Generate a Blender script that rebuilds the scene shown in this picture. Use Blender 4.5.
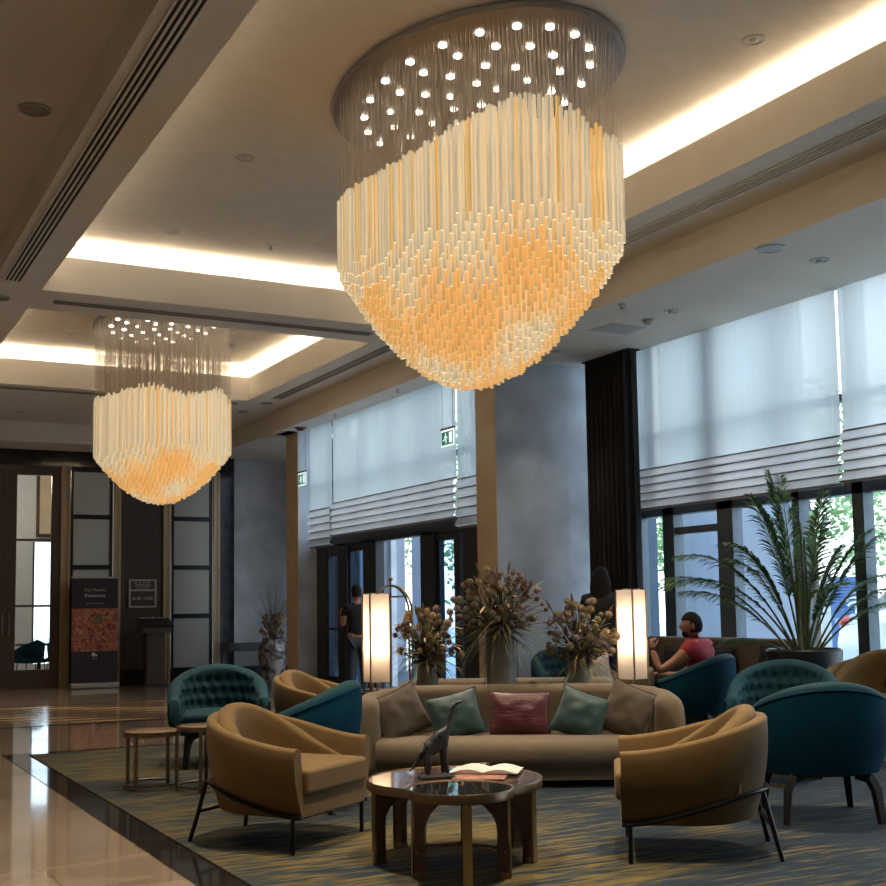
import bpy, math, random
from math import sin, cos, pi, radians as rad, sqrt, atan2, hypot, exp
from mathutils import Vector, Matrix, Euler, noise
random.seed(7)
for o in list(bpy.data.objects): bpy.data.objects.remove(o)
SC = bpy.context.scene
COL = SC.collection

# ------------------------------------------------------------------ camera
YAW, PIT, ROL, FPX, CH = .49253, .090305, -.0154174, 1203.6, 1.35
fw = Vector((sin(YAW)*cos(PIT), cos(YAW)*cos(PIT), sin(PIT)))
rt = Vector((cos(YAW), -sin(YAW), 0)); up = rt.cross(fw)
rt, up = cos(ROL)*rt + sin(ROL)*up, -sin(ROL)*rt + cos(ROL)*up
cam_d = bpy.data.cameras.new('camera'); cam = bpy.data.objects.new('camera', cam_d); COL.objects.link(cam)
cam.matrix_world = Matrix(((rt.x, up.x, -fw.x, 0), (rt.y, up.y, -fw.y, 0), (rt.z, up.z, -fw.z, CH), (0, 0, 0, 1)))
cam_d.sensor_width = 36; cam_d.lens = FPX/886*36; cam_d.shift_y = (498.4-443)/886
cam_d.clip_start = .05; cam_d.clip_end = 400
SC.camera = cam

# ------------------------------------------------------------------ world, daylight, exposure
SC.view_settings.view_transform = 'Standard'; SC.view_settings.look = 'None'
SC.view_settings.exposure = 0.45; SC.view_settings.gamma = 1; SC.view_settings.use_curve_mapping = False
W = bpy.data.worlds.new('sky'); SC.world = W; W.use_nodes = True
nt = W.node_tree; nt.nodes.clear()
wo = nt.nodes.new('ShaderNodeOutputWorld'); wb = nt.nodes.new('ShaderNodeBackground')
tc = nt.nodes.new('ShaderNodeTexCoord'); sx = nt.nodes.new('ShaderNodeSeparateXYZ'); cr = nt.nodes.new('ShaderNodeValToRGB')
cr.color_ramp.elements[0].position = 0; cr.color_ramp.elements[0].color = (.92, .965, 1, 1)
cr.color_ramp.elements[1].position = .8; cr.color_ramp.elements[1].color = (.66, .84, 1, 1)
nt.links.new(tc.outputs['Generated'], sx.inputs[0]); nt.links.new(sx.outputs['Z'], cr.inputs[0])
nt.links.new(cr.outputs[0], wb.inputs[0]); nt.links.new(wb.outputs[0], wo.inputs[0])
wb.inputs[1].default_value = 2.7

def lamp(kind, name, loc, energy, color, size=.1, aim=None, size_y=None, spot=None):
    d = bpy.data.lights.new(name, kind); d.energy = energy; d.color = color
    if kind == 'AREA':
        d.size = size
        if size_y: d.shape = 'RECTANGLE'; d.size_y = size_y
    else: d.shadow_soft_size = size
    if spot: d.spot_size = spot; d.spot_blend = .6
    o = bpy.data.objects.new(name, d); COL.objects.link(o); o.location = loc
    if aim is not None: o.rotation_euler = Vector(aim).to_track_quat('-Z', 'Y').to_euler()
    return o
WARM = (1.0, .62, .30)

# ------------------------------------------------------------------ mesh builder
class MB:
    def __init__(s): s.v = []; s.f = []; s.m = []; s.cur = 0; s.T = None
    def add(s, vs, fs):
        b = len(s.v)
        s.v += [tuple(s.T @ Vector(v)) if s.T is not None else tuple(v) for v in vs]
        for f in fs: s.f.append(tuple(b+i for i in f)); s.m.append(s.cur)
        return s
    def b(s, x0, x1, y0, y1, z0, z1):
        vs = [(x, y, z) for x in (x0, x1) for y in (y0, y1) for z in (z0, z1)]
        return s.add(vs, [(0,1,3,2), (4,6,7,5), (0,4,5,1), (2,3,7,6), (0,2,6,4), (1,5,7,3)])
    def bc(s, c, d, rz=0, R=None):
        M = R if R is not None else Matrix.Rotation(rz, 3, 'Z')
        vs = [Vector(c) + M @ Vector((x*d[0]/2, y*d[1]/2, z*d[2]/2)) for x in (-1, 1) for y in (-1, 1) for z in (-1, 1)]
        return s.add(vs, [(0,1,3,2), (4,6,7,5), (0,4,5,1), (2,3,7,6), (0,2,6,4), (1,5,7,3)])
    def tube(s, pts, r, n=8, cap=True, flat=1.0):
        pts = [Vector(p) for p in pts]; k = len(pts)
        rs = r if isinstance(r, (list, tuple)) else [r]*k
        vs = []; fs = []; ref = None
        for i, p in enumerate(pts):
            t = (pts[min(i+1, k-1)] - pts[max(i-1, 0)]).normalized()
            if ref is None: ref = Vector((0, 0, 1)) if abs(t.z) < .9 else Vector((1, 0, 0))
            a = (ref - t*ref.dot(t)).normalized(); ref = a; c = t.cross(a)
            for j in range(n):
                q = 2*pi*j/n; vs.append(p + a*cos(q)*rs[i] + c*sin(q)*rs[i]*flat)
        for i in range(k-1):
            for j in range(n): fs.append((i*n+j, i*n+(j+1) % n, (i+1)*n+(j+1) % n, (i+1)*n+j))
        if cap: fs.append(tuple(range(n))[::-1]); fs.append(tuple((k-1)*n+j for j in range(n)))
        return s.add(vs, fs)
    def lathe(s, prof, n=32, c=(0, 0, 0), cap=True, sx=1, sy=1):
        vs = []; fs = []; k = len(prof)
        for (r, z) in prof:
            for j in range(n): q = 2*pi*j/n; vs.append((c[0]+r*cos(q)*sx, c[1]+r*sin(q)*sy, c[2]+z))
        for i in range(k-1):
            for j in range(n): fs.append((i*n+j, i*n+(j+1) % n, (i+1)*n+(j+1) % n, (i+1)*n+j))
        if cap: fs.append(tuple(range(n))[::-1]); fs.append(tuple((k-1)*n+j for j in range(n)))
        return s.add(vs, fs)
    def loft(s, secs, closed=True, cap=True):
        n = len(secs[0]); vs = [p for q in secs for p in q]; fs = []
        for i in range(len(secs)-1):
            for j in range(n if closed else n-1): fs.append((i*n+j, i*n+(j+1) % n, (i+1)*n+(j+1) % n, (i+1)*n+j))
        if cap and closed: fs.append(tuple(range(n))[::-1]); fs.append(tuple((len(secs)-1)*n+j for j in range(n)))
        return s.add(vs, fs)
    def ball(s, c, r, nu=12, nv=8, sc=(1, 1, 1), jit=0):
        vs = [(c[0], c[1], c[2]-r*sc[2])]; fs = []
        for i in range(1, nv):
            a = pi*i/nv - pi/2
            for j in range(nu):
                q = 2*pi*j/nu; k = r*(1+(jit*(((i*7+j*13) % 5)/2-1)))
                vs.append((c[0]+k*cos(a)*cos(q)*sc[0], c[1]+k*cos(a)*sin(q)*sc[1], c[2]+k*sin(a)*sc[2]))
        vs.append((c[0], c[1], c[2]+r*sc[2])); L = len(vs)-1
        for j in range(nu):
            fs.append((0, 1+(j+1) % nu, 1+j)); fs.append((L, L-nu+j, L-nu+(j+1) % nu))
            for i in range(nv-2): fs.append((1+i*nu+j, 1+i*nu+(j+1) % nu, 1+(i+1)*nu+(j+1) % nu, 1+(i+1)*nu+j))
        return s.add(vs, fs)
    def prism(s, poly, z0, z1):
        n = len(poly)
        return s.add([(x, y, z0) for x, y in poly]+[(x, y, z1) for x, y in poly],
                     [tuple(range(n))[::-1], tuple(range(n, 2*n))]+[(i, (i+1) % n, n+(i+1) % n, n+i) for i in range(n)])
    def build(s, name, mat, parent=None, smooth=40, bevel=0, sub=0, seg=2):
        me = bpy.data.meshes.new(name); me.from_pydata(s.v, [], s.f)
        for m in (mat if isinstance(mat, (list, tuple)) else [mat]): me.materials.append(m)
        if any(s.m): me.polygons.foreach_set('material_index', s.m)
        me.update()
        if smooth:
            me.shade_smooth()
            if smooth < 180: me.set_sharp_from_angle(angle=rad(smooth))
        o = bpy.data.objects.new(name, me); COL.objects.link(o)
        if bevel:
            b = o.modifiers.new('bevel', 'BEVEL'); b.width = bevel; b.segments = seg; b.limit_method = 'ANGLE'; b.angle_limit = rad(40)
        if sub:
            q = o.modifiers.new('sub', 'SUBSURF'); q.levels = sub; q.render_levels = sub
        if parent: o.parent = parent
        return o

def thing(name, label, cat, loc=(0, 0, 0), rz=0, group=None):
    o = bpy.data.objects.new(name, None); COL.objects.link(o); o.empty_display_size = .1
    o.location = loc; o.rotation_euler = (0, 0, rz); return tag(o, label, cat, group)
def tag(o, label, cat, group=None):
    o['label'] = label; o['category'] = cat
    if group: o['group'] = group
    return o
def struct(name, mb, mat, **k):
    o = mb.build(name, mat, **k); o['kind'] = 'structure'; return o
def kids(o): return [c for c in bpy.data.objects if c.parent == o]
def dup(o, loc, rz=None, label=None, group=None, scale=None):
    def cp(a, par):
        c = a.copy(); COL.objects.link(c)
        if par: c.parent = par
        for k in kids(a): cp(k, c)
        return c
    c = cp(o, None); c.location = loc
    if rz is not None: c.rotation_euler = (0, 0, rz)
    if scale: c.scale = (scale,)*3
    if label: c['label'] = label
    if group: c['group'] = group
    return c
def text(s, size, mat, loc, rot, parent=None, name='lettering', align='CENTER', mirror=False, ext=.002):
    cu = bpy.data.curves.new(name, 'FONT'); cu.body = s; cu.size = size; cu.align_x = align; cu.align_y = 'CENTER'; cu.extrude = ext
    t = bpy.data.objects.new('tmp', cu); COL.objects.link(t)
    me = bpy.data.meshes.new_from_object(t); bpy.data.objects.remove(t)
    me.materials.clear(); me.materials.append(mat)
    if mirror: me.transform(Matrix.Scale(-1, 4, (1, 0, 0)))
    o = bpy.data.objects.new(name, me); COL.objects.link(o); o.location = loc; o.rotation_euler = rot
    if parent: o.parent = parent
    return o

# ------------------------------------------------------------------ materials
def new(name):
    m = bpy.data.materials.new(name); m.use_nodes = True
    return m, m.node_tree, m.node_tree.nodes['Principled BSDF']
def P(name, col, rough=.6, metal=0, var=.12, scale=8, bump=0, bscale=60, coat=0, sheen=0, spec=None, emit=None, estr=0, stretch=(1, 1, 1)):
    m, t, p = new(name); N = t.nodes; L = t.links
    p.inputs['Roughness'].default_value = rough; p.inputs['Metallic'].default_value = metal
    p.inputs['Coat Weight'].default_value = coat; p.inputs['Sheen Weight'].default_value = sheen
    if spec is not None: p.inputs['Specular IOR Level'].default_value = spec
    tc = N.new('ShaderNodeTexCoord'); mp = N.new('ShaderNodeMapping'); mp.inputs['Scale'].default_value = stretch
    L.new(tc.outputs['Object'], mp.inputs[0])
    nz = N.new('ShaderNodeTexNoise'); nz.inputs['Scale'].default_value = scale; nz.inputs['Detail'].default_value = 5
    L.new(mp.outputs[0], nz.inputs['Vector'])
    r = N.new('ShaderNodeValToRGB'); c = r.color_ramp
    c.elements[0].position = .3; c.elements[1].position = .7
    c.elements[0].color = tuple(x*(1-var) for x in col)+(1,); c.elements[1].color = tuple(min(1, x*(1+var)) for x in col)+(1,)
    L.new(nz.outputs['Fac'], r.inputs[0]); L.new(r.outputs[0], p.inputs['Base Color'])
    if bump:
        n2 = N.new('ShaderNodeTexNoise'); n2.inputs['Scale'].default_value = bscale; n2.inputs['Detail'].default_value = 3
        L.new(mp.outputs[0], n2.inputs['Vector'])
        b = N.new('ShaderNodeBump'); b.inputs['Strength'].default_value = bump; b.inputs['Distance'].default_value = .01
        L.new(n2.outputs['Fac'], b.inputs['Height']); L.new(b.outputs[0], p.inputs['Normal'])
    if emit: p.inputs['Emission Color'].default_value = emit+(1,); p.inputs['Emission Strength'].default_value = estr
    return m
def E(name, col, s):
    m, t, p = new(name); p.inputs['Base Color'].default_value = (.8, .8, .8, 1)
    p.inputs['Emission Color'].default_value = col+(1,); p.inputs['Emission Strength'].default_value = s
    nz = t.nodes.new('ShaderNodeTexNoise'); nz.inputs['Scale'].default_value = 3
    t.links.new(nz.outputs['Fac'], p.inputs['Roughness']); return m
def glassm(name, tint=(.8, .88, .95), rough=.0, mixf=.12):
    m, t, p = new(name); N = t.nodes; L = t.links; N.remove(p)
    tr = N.new('ShaderNodeBsdfTransparent'); tr.inputs[0].default_value = tint+(1,)
    gl = N.new('ShaderNodeBsdfGlossy'); gl.inputs['Roughness'].default_value = rough
    fr = N.new('ShaderNodeFresnel'); fr.inputs[0].default_value = 1.45
    ge = N.new('ShaderNodeNewGeometry'); mu = N.new('ShaderNodeMath'); mu.operation = 'MULTIPLY_ADD'; mu.inputs[1].default_value = -1; mu.inputs[2].default_value = 1
    L.new(ge.outputs['Backfacing'], mu.inputs[0]); m2 = N.new('ShaderNodeMath'); m2.operation = 'MULTIPLY'; L.new(mu.outputs[0], m2.inputs[0]); L.new(fr.outputs[0], m2.inputs[1])
    mx = N.new('ShaderNodeMixShader'); L.new(m2.outputs[0], mx.inputs[0]); L.new(tr.outputs[0], mx.inputs[1]); L.new(gl.outputs[0], mx.inputs[2])
    L.new(mx.outputs[0], N['Material Output'].inputs[0]); return m
def cloth(name, col, trans, transp, wscale=0):
    """woven fabric: diffuse + translucent + a little open weave"""
    m, t, p = new(name); N = t.nodes; L = t.links; N.remove(p)
    tc = N.new('ShaderNodeTexCoord'); nz = N.new('ShaderNodeTexNoise'); nz.inputs['Scale'].default_value = 3
    mp = N.new('ShaderNodeMapping'); mp.inputs['Scale'].default_value = (1, 8, .6)
    L.new(tc.outputs['Object'], mp.inputs[0]); L.new(mp.outputs[0], nz.inputs[0])
    r = N.new('ShaderNodeValToRGB'); r.color_ramp.elements[0].color = tuple(x*.9 for x in col)+(1,); r.color_ramp.elements[1].color = col+(1,)
    L.new(nz.outputs['Fac'], r.inputs[0])
    d = N.new('ShaderNodeBsdfDiffuse'); tl = N.new('ShaderNodeBsdfTranslucent'); tp = N.new('ShaderNodeBsdfTransparent')
    L.new(r.outputs[0], d.inputs[0]); L.new(r.outputs[0], tl.inputs[0])
    a = N.new('ShaderNodeMixShader'); a.inputs[0].default_value = trans; L.new(d.outputs[0], a.inputs[1]); L.new(tl.outputs[0], a.inputs[2])
    b = N.new('ShaderNodeMixShader'); b.inputs[0].default_value = transp; L.new(a.outputs[0], b.inputs[1]); L.new(tp.outputs[0], b.inputs[2])
    L.new(b.outputs[0], N['Material Output'].inputs[0]); return m

M = {}
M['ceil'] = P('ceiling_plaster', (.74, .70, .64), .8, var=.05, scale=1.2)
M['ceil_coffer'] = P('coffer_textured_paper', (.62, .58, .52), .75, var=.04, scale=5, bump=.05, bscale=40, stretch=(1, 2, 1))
M['ceil_left'] = P('ceiling_plaster_dim', (.66, .61, .55), .8, var=.05, scale=1.2)  # ceiling plaster with the dimness of the left side put into its colour
M['plaster'] = P('grey_venetian_plaster', (.46, .51, .58), .55, var=.22, scale=2.2, bump=.1, bscale=12)
M['taupe'] = P('taupe_plaster', (.62, .49, .34), .6, var=.08, scale=3)
M['darkmarble'] = P('dark_marble', (.022, .018, .016), .07, var=.5, scale=5, spec=.35)
M['blackmetal'] = P('black_metal', (.012, .012, .014), .35, metal=.6, var=.2)
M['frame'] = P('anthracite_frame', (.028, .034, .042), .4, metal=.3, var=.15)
M['framelit'] = P('anthracite_frame_lit', (.09, .12, .15), .4, metal=.3, var=.15)  # the anthracite frame with daylight put into a paler colour
M['bronze'] = P('bronze_wood_frame', (.06, .035, .022), .4, var=.25, scale=6, stretch=(6, 6, 1))
M['wenge'] = P('brown_wood_panel', (.045, .027, .022), .5, var=.25, scale=5, stretch=(8, 8, .6))
M['gold'] = P('brushed_gold', (.36, .27, .16), .4, metal=.5, var=.15, scale=4, stretch=(1, 1, .2))
M['brass'] = P('brass', (.46, .33, .17), .3, metal=.9, var=.1)
M['darkbrass'] = P('antique_brass', (.20, .14, .085), .35, metal=.85, var=.15)
M['mustard'] = P('mustard_wool', (.155, .088, .022), .85, var=.07, scale=14, bump=.25, bscale=350, sheen=.1)
M['teal'] = P('teal_velvet', (.006, .046, .062), .75, var=.12, scale=9, bump=.2, bscale=250, spec=.25, sheen=.03)
M['tealout'] = P('petrol_wool', (.0010, .044, .080), .85, var=.08, scale=9, bump=.25, bscale=350, spec=.15, sheen=.0)
M['beige'] = P('taupe_beige_fabric', (.15, .110, .067), .85, var=.07, scale=10, bump=.25, bscale=300, sheen=.1)
M['pillow_beige'] = P('pillow_taupe', (.095, .070, .047), .85, var=.1, scale=6, bump=.5, bscale=12, sheen=.2)
M['pillow_teal'] = P('pillow_teal_silk', (.010, .048, .047), .5, var=.2, scale=5, bump=.6, bscale=9, sheen=.4)
M['pillow_red'] = P('pillow_burgundy', (.085, .008, .014), .45, var=.45, scale=28, bump=.5, bscale=24, sheen=.3, stretch=(.4, 1, 2))
M['blackwood'] = P('black_stained_wood', (.014, .011, .010), .4, var=.3, scale=8)
M['redwood'] = P('rosewood', (.085, .03, .02), .3, var=.35, scale=7, coat=.3, stretch=(1, 5, 5))
M['tabletop'] = P('lacquered_burl_top', (.075, .038, .026), .12, var=.35, scale=6, coat=.6)
M['darkglass'] = P('smoked_glass_top', (.022, .021, .022), .04, var=.2, coat=1)
M['oaktop'] = P('walnut_top', (.20, .125, .07), .3, var=.15, scale=6, coat=.2, stretch=(1, 6, 1))
M['paper'] = P('paper', (.55, .5, .45), .7, var=.15, scale=25)
M['redpaper'] = P('magazine_cover', (.35, .16, .12), .4, var=.5, scale=12)
M['statue'] = P('bronze_statue', (.05, .05, .055), .35, metal=.5, var=.4, scale=20, bump=.5, bscale=60)
M['skin'] = P('skin', (.33, .16, .10), .6, var=.08)
M['hair'] = P('dark_hair', (.006, .0045, .004), .95, var=.3, scale=40, bump=.5, bscale=90)
M['redshirt'] = P('red_shirt', (.30, .014, .024), .8, var=.12, bump=.3, bscale=25)
M['blackcloth'] = P('black_clothing', (.012, .012, .014), .85, var=.2, bump=.3, bscale=20)
M['jeans'] = P('dark_trousers', (.025, .03, .045), .85, var=.2)
M['greyliner'] = P('grey_stone_liner', (.34, .30, .26), .7, var=.12, scale=12)
M['greycushion'] = P('pale_grey_weave', (.33, .33, .34), .8, var=.2, scale=20)
M['thistle'] = P('dried_thistle_mauve', (.34, .27, .25), .9, var=.35, scale=90, bump=1, bscale=300)
M['thistle2'] = P('dried_thistle_tan', (.48, .37, .20), .9, var=.35, scale=90, bump=1, bscale=300)
M['thistle3'] = P('dried_thistle_brown', (.21, .13, .07), .9, var=.35, scale=90, bump=1, bscale=300)
M['stem'] = P('dried_stem', (.16, .18, .08), .8, var=.3, scale=30)
M['grass'] = P('dry_olive_leaf', (.26, .27, .13), .7, var=.4, scale=12)
M['drygrass'] = P('straw_leaf', (.50, .37, .17), .7, var=.35, scale=12)
M['plum'] = P('plum_foliage', (.10, .065, .085), .8, var=.4, scale=20)
M['palmleaf'] = P('palm_leaflet', (.075, .16, .05), .5, var=.5, scale=6, spec=.4)
M['palmstem'] = P('palm_stem', (.09, .12, .035), .55, var=.4, scale=10)
M['leaf'] = P('tree_leaf', (.22, .38, .16), .7, var=.5, scale=3)
M['bark'] = P('bark', (.12, .09, .07), .9, var=.3)
M['pot'] = P('dark_planter', (.02, .022, .026), .4, var=.2)
M['soil'] = P('soil', (.03, .02, .015), .95, var=.4, scale=30)
M['curtain'] = P('charcoal_drape', (.022, .022, .025), .9, var=.15, scale=6)
M['white'] = P('white_paint', (.6, .62, .64), .5, var=.04)
M['outwall'] = P('pale_render', (.36, .42, .52), .8, var=.05, scale=2)
M['outdark'] = P('grey_render', (.17, .22, .29), .8, var=.08, scale=2)
M['asphalt'] = P('pale_paving', (.55, .58, .6), .8, var=.1, scale=2)
M['carpaint'] = P('white_car_paint', (.62, .68, .72), .25, var=.03, coat=.6)
M['cardark'] = P('car_glass', (.02, .025, .03), .08, var=.1)
M['carred'] = P('tail_lamp_red', (.5, .02, .02), .2, var=.2)
M['rubber'] = P('tyre', (.015, .015, .015), .8, var=.2)
M['signblue'] = P('blue_sign_panel', (.10, .19, .42), .4, var=.08)
M['signwhite'] = P('white_letter', (.85, .88, .92), .5, var=.03)
M['banner'] = P('aubergine_banner', (.018, .012, .022), .6, var=.3, scale=3)
M['alu'] = P('aluminium', (.38, .36, .32), .35, metal=.7, var=.1)
M['exitgreen'] = P('exit_green', (.02, .22, .13), .4, var=.1, emit=(.05, .5, .3), estr=.15)
M['exitwhite'] = E('exit_white', (.8, .95, 1), .75)
M['reddet'] = P('dark_red_plastic', (.10, .012, .012), .4, var=.1)
M['downtrim'] = P('downlight_trim', (.42, .42, .42), .4, metal=.3, var=.05)
M['slotblack'] = P('slot_black', (.010, .009, .008), .7, var=.2)
M['slotgrey'] = P('slot_brown_grey', (.27, .24, .21), .7, var=.1)
M['plateb'] = P('grey_canopy_metal', (.21, .20, .20), .35, metal=.5, var=.08)
M['hatchm'] = P('hatch_grey_metal', (.50, .50, .50), .6, var=.04)
M['wire'] = P('steel_wire', (.42, .38, .33), .4, metal=.4, var=.2)
M['led'] = E('led_spot', (1, .86, .66), 7)
M['cove'] = E('cove_led', (1.0, .86, .67), 24)
M['glass'] = glassm('window_glass', (.88, .92, .94))
M['doorglass'] = glassm('door_glass', (.62, .74, .88))
M['vaseglass'] = glassm('vase_glass', (.93, .95, .95))
M['blind'] = cloth('sheer_blind', (.71, .73, .715), .75, .05)
M['blindfold'] = cloth('pleated_blind', (.80, .77, .77), .66, .03)
M['slat'] = P('blind_batten', (.22, .19, .18), .7, var=.05)

def shade_mat():
    m, t, p = new('lamp_shade_fabric'); N = t.nodes; L = t.links; N.remove(p)
    d = N.new('ShaderNodeBsdfDiffuse'); tl = N.new('ShaderNodeBsdfTranslucent'); a = N.new('ShaderNodeMixShader'); a.inputs[0].default_value = .75
    wv = N.new('ShaderNodeTexNoise'); wv.inputs['Scale'].default_value = 60
    r = N.new('ShaderNodeValToRGB'); r.color_ramp.elements[0].color = (.83, .74, .66, 1); r.color_ramp.elements[1].color = (.9, .82, .74, 1)
    L.new(wv.outputs['Fac'], r.inputs[0]); L.new(r.outputs[0], d.inputs[0]); L.new(r.outputs[0], tl.inputs[0])
    L.new(d.outputs[0], a.inputs[1]); L.new(tl.outputs[0], a.inputs[2]); L.new(a.outputs[0], N['Material Output'].inputs[0]); return m
M['shade'] = shade_mat()

def tube_mat(name, col, ecol, es):
    """lit glass rod: glossy glass over a glowing amber / clear body"""
    m, t, p = new(name); N = t.nodes; L = t.links
    p.inputs['Roughness'].default_value = .18; p.inputs['Coat Weight'].default_value = .5
    tc = N.new('ShaderNodeTexCoord'); mp = N.new('ShaderNodeMapping'); mp.inputs['Scale'].default_value = (60, 60, .7)
    nz = N.new('ShaderNodeTexNoise'); nz.inputs['Scale'].default_value = 1; nz.inputs['Detail'].default_value = 2
    L.new(tc.outputs['Object'], mp.inputs[0]); L.new(mp.outputs[0], nz.inputs[0])
    r = N.new('ShaderNodeValToRGB'); r.color_ramp.elements[0].position = .3; r.color_ramp.elements[1].position = .7
    r.color_ramp.elements[0].color = tuple(x*.78 for x in ecol)+(1,); r.color_ramp.elements[1].color = tuple(min(1, x*1.15) for x in ecol)+(1,)
    L.new(nz.outputs['Fac'], r.inputs[0])
    p.inputs['Base Color'].default_value = col+(1,)
    L.new(r.outputs[0], p.inputs['Emission Color']); p.inputs['Emission Strength'].default_value = es
    return m
M['rod_clear'] = tube_mat('clear_glass_rod', (.75, .66, .5), (.90, .77, .54), .265)
M['rod_light'] = tube_mat('pale_amber_rod', (.7, .45, .18), (.97, .68, .34), .33)
M['rod_amber'] = tube_mat('amber_rod', (.6, .28, .05), (.97, .60, .21), .38)
M['rod_end'] = tube_mat('rod_end_ring', (.8, .7, .5), (1, .80, .46), .60)

def marble_floor():
    m, t, p = new('polished_beige_marble'); N = t.nodes; L = t.links
    tc = N.new('ShaderNodeTexCoord'); sp = N.new('ShaderNodeSeparateXYZ'); L.new(tc.outputs['Object'], sp.inputs[0])
    nz = N.new('ShaderNodeTexNoise'); nz.inputs['Scale'].default_value = .9; nz.inputs['Detail'].default_value = 7; nz.inputs['Distortion'].default_value = 1.2
    mp = N.new('ShaderNodeMapping'); mp.inputs['Scale'].default_value = (.35, 2.2, 1); L.new(tc.outputs['Object'], mp.inputs[0]); L.new(mp.outputs[0], nz.inputs[0])
    r = N.new('ShaderNodeValToRGB'); c = r.color_ramp
    c.elements[0].position = .3; c.elements[0].color = (.25, .18, .125, 1); c.elements[1].position = .7; c.elements[1].color = (.40, .305, .22, 1)
    L.new(nz.outputs['Fac'], r.inputs[0])
    br = N.new('ShaderNodeTexBrick'); br.inputs['Scale'].default_value = 1; br.offset = 0
    br.inputs['Color1'].default_value = (1, 1, 1, 1); br.inputs['Color2'].default_value = (.93, .93, .93, 1); br.inputs['Mortar'].default_value = (.55, .5, .45, 1)
    br.inputs['Mortar Size'].default_value = .004; br.inputs['Brick Width'].default_value = 1.2; br.inputs['Row Height'].default_value = 1.2
    L.new(tc.outputs['Object'], br.inputs[0])
    mx = N.new('ShaderNodeMix'); mx.data_type = 'RGBA'; mx.blend_type = 'MULTIPLY'; mx.inputs[0].default_value = 1
    L.new(r.outputs[0], mx.inputs[6]); L.new(br.outputs[0], mx.inputs[7]); L.new(mx.outputs[2], p.inputs['Base Color'])
    p.inputs['Roughness'].default_value = .09; p.inputs['Coat Weight'].default_value = .35; p.inputs['Coat Roughness'].default_value = .03
    return m
M['marble'] = marble_floor()
def band_floor():
    m, t, p = new('striped_marble_band'); N = t.nodes; L = t.links
    tc = N.new('ShaderNodeTexCoord')
    def wave(dirn, sc, dist=0, ph=0):
        w = N.new('ShaderNodeTexWave'); w.bands_direction = dirn; w.inputs['Scale'].default_value = sc; w.inputs['Distortion'].default_value = dist
        L.new(tc.outputs['Object'], w.inputs[0]); return w
    a = wave('Y', .78); b = wave('DIAGONAL', .28, 2.5)
    r = N.new('ShaderNodeValToRGB'); r.color_ramp.elements[0].position = .28; r.color_ramp.elements[0].color = (.05, .032, .024, 1); r.color_ramp.elements[1].position = .40; r.color_ramp.elements[1].color = (1, 1, 1, 1)
    L.new(a.outputs['Color'], r.inputs[0])
    r2 = N.new('ShaderNodeValToRGB'); r2.color_ramp.elements[0].color = (.26, .17, .10, 1); r2.color_ramp.elements[1].color = (.62, .43, .25, 1)
    L.new(b.outputs['Color'], r2.inputs[0])
    mx = N.new('ShaderNodeMix'); mx.data_type = 'RGBA'; mx.blend_type = 'MULTIPLY'; mx.inputs[0].default_value = .9
    L.new(r2.outputs[0], mx.inputs[6]); L.new(r.outputs[0], mx.inputs[7]); L.new(mx.outputs[2], p.inputs['Base Color'])
    p.inputs['Roughness'].default_value = .15; p.inputs['Specular IOR Level'].default_value = .2; return m
M['band'] = band_floor()
def rug_mat():
    m, t, p = new('streaked_wool_rug'); N = t.nodes; L = t.links
    tc = N.new('ShaderNodeTexCoord')
    def nz(sc, mapping, det=4, dist=0):
        mp = N.new('ShaderNodeMapping'); mp.inputs['Scale'].default_value = mapping; L.new(tc.outputs['Object'], mp.inputs[0])
        n = N.new('ShaderNodeTexNoise'); n.inputs['Scale'].default_value = sc; n.inputs['Detail'].default_value = det; n.inputs['Distortion'].default_value = dist
        L.new(mp.outputs[0], n.inputs[0]); return n
    st = nz(1.0, (2.4, 25, 1), 5, .6); pa = nz(.8, (.6, 1.5, 1), 3, .5); fine = nz(1, (7, 60, 1), 3)
    sp = N.new('ShaderNodeSeparateXYZ'); L.new(tc.outputs['Object'], sp.inputs[0])
    mr = N.new('ShaderNodeMapRange'); mr.inputs[1].default_value = 2.0; mr.inputs[2].default_value = 5.5; mr.inputs[3].default_value = -.06; mr.inputs[4].default_value = .0
    L.new(sp.outputs['X'], mr.inputs[0])
    a1 = N.new('ShaderNodeMath'); a1.operation = 'MULTIPLY_ADD'; a1.inputs[1].default_value = .42; L.new(pa.outputs['Fac'], a1.inputs[0]); L.new(mr.outputs[0], a1.inputs[2])
    a2 = N.new('ShaderNodeMath'); a2.operation = 'MULTIPLY_ADD'; a2.inputs[1].default_value = .72; L.new(st.outputs['Fac'], a2.inputs[0]); L.new(a1.outputs[0], a2.inputs[2])
    a3 = N.new('ShaderNodeMath'); a3.operation = 'MULTIPLY_ADD'; a3.inputs[1].default_value = .34; L.new(fine.outputs['Fac'], a3.inputs[0]); L.new(a2.outputs[0], a3.inputs[2])
    r = N.new('ShaderNodeValToRGB'); c = r.color_ramp; c.elements[0].position = .56; c.elements[0].color = (.125, .086, .020, 1)
    c.elements[1].position = .86; c.elements[1].color = (.002, .007, .013, 1)
    for pos, col in ((.65, (.08, .06, .018, 1)), (.685, (.032, .034, .020, 1)), (.71, (.003, .023, .040, 1)), (.75, (.0015, .011, .024, 1))):
        e = c.elements.new(pos); e.color = col
    L.new(a3.outputs[0], r.inputs[0]); L.new(r.outputs[0], p.inputs['Base Color'])
    p.inputs['Roughness'].default_value = .95
    b = N.new('ShaderNodeBump'); b.inputs['Strength'].default_value = .4; b.inputs['Distance'].default_value = .01
    L.new(fine.outputs['Fac'], b.inputs['Height']); L.new(b.outputs[0], p.inputs['Normal']); return m
M['rug'] = rug_mat()
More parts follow.
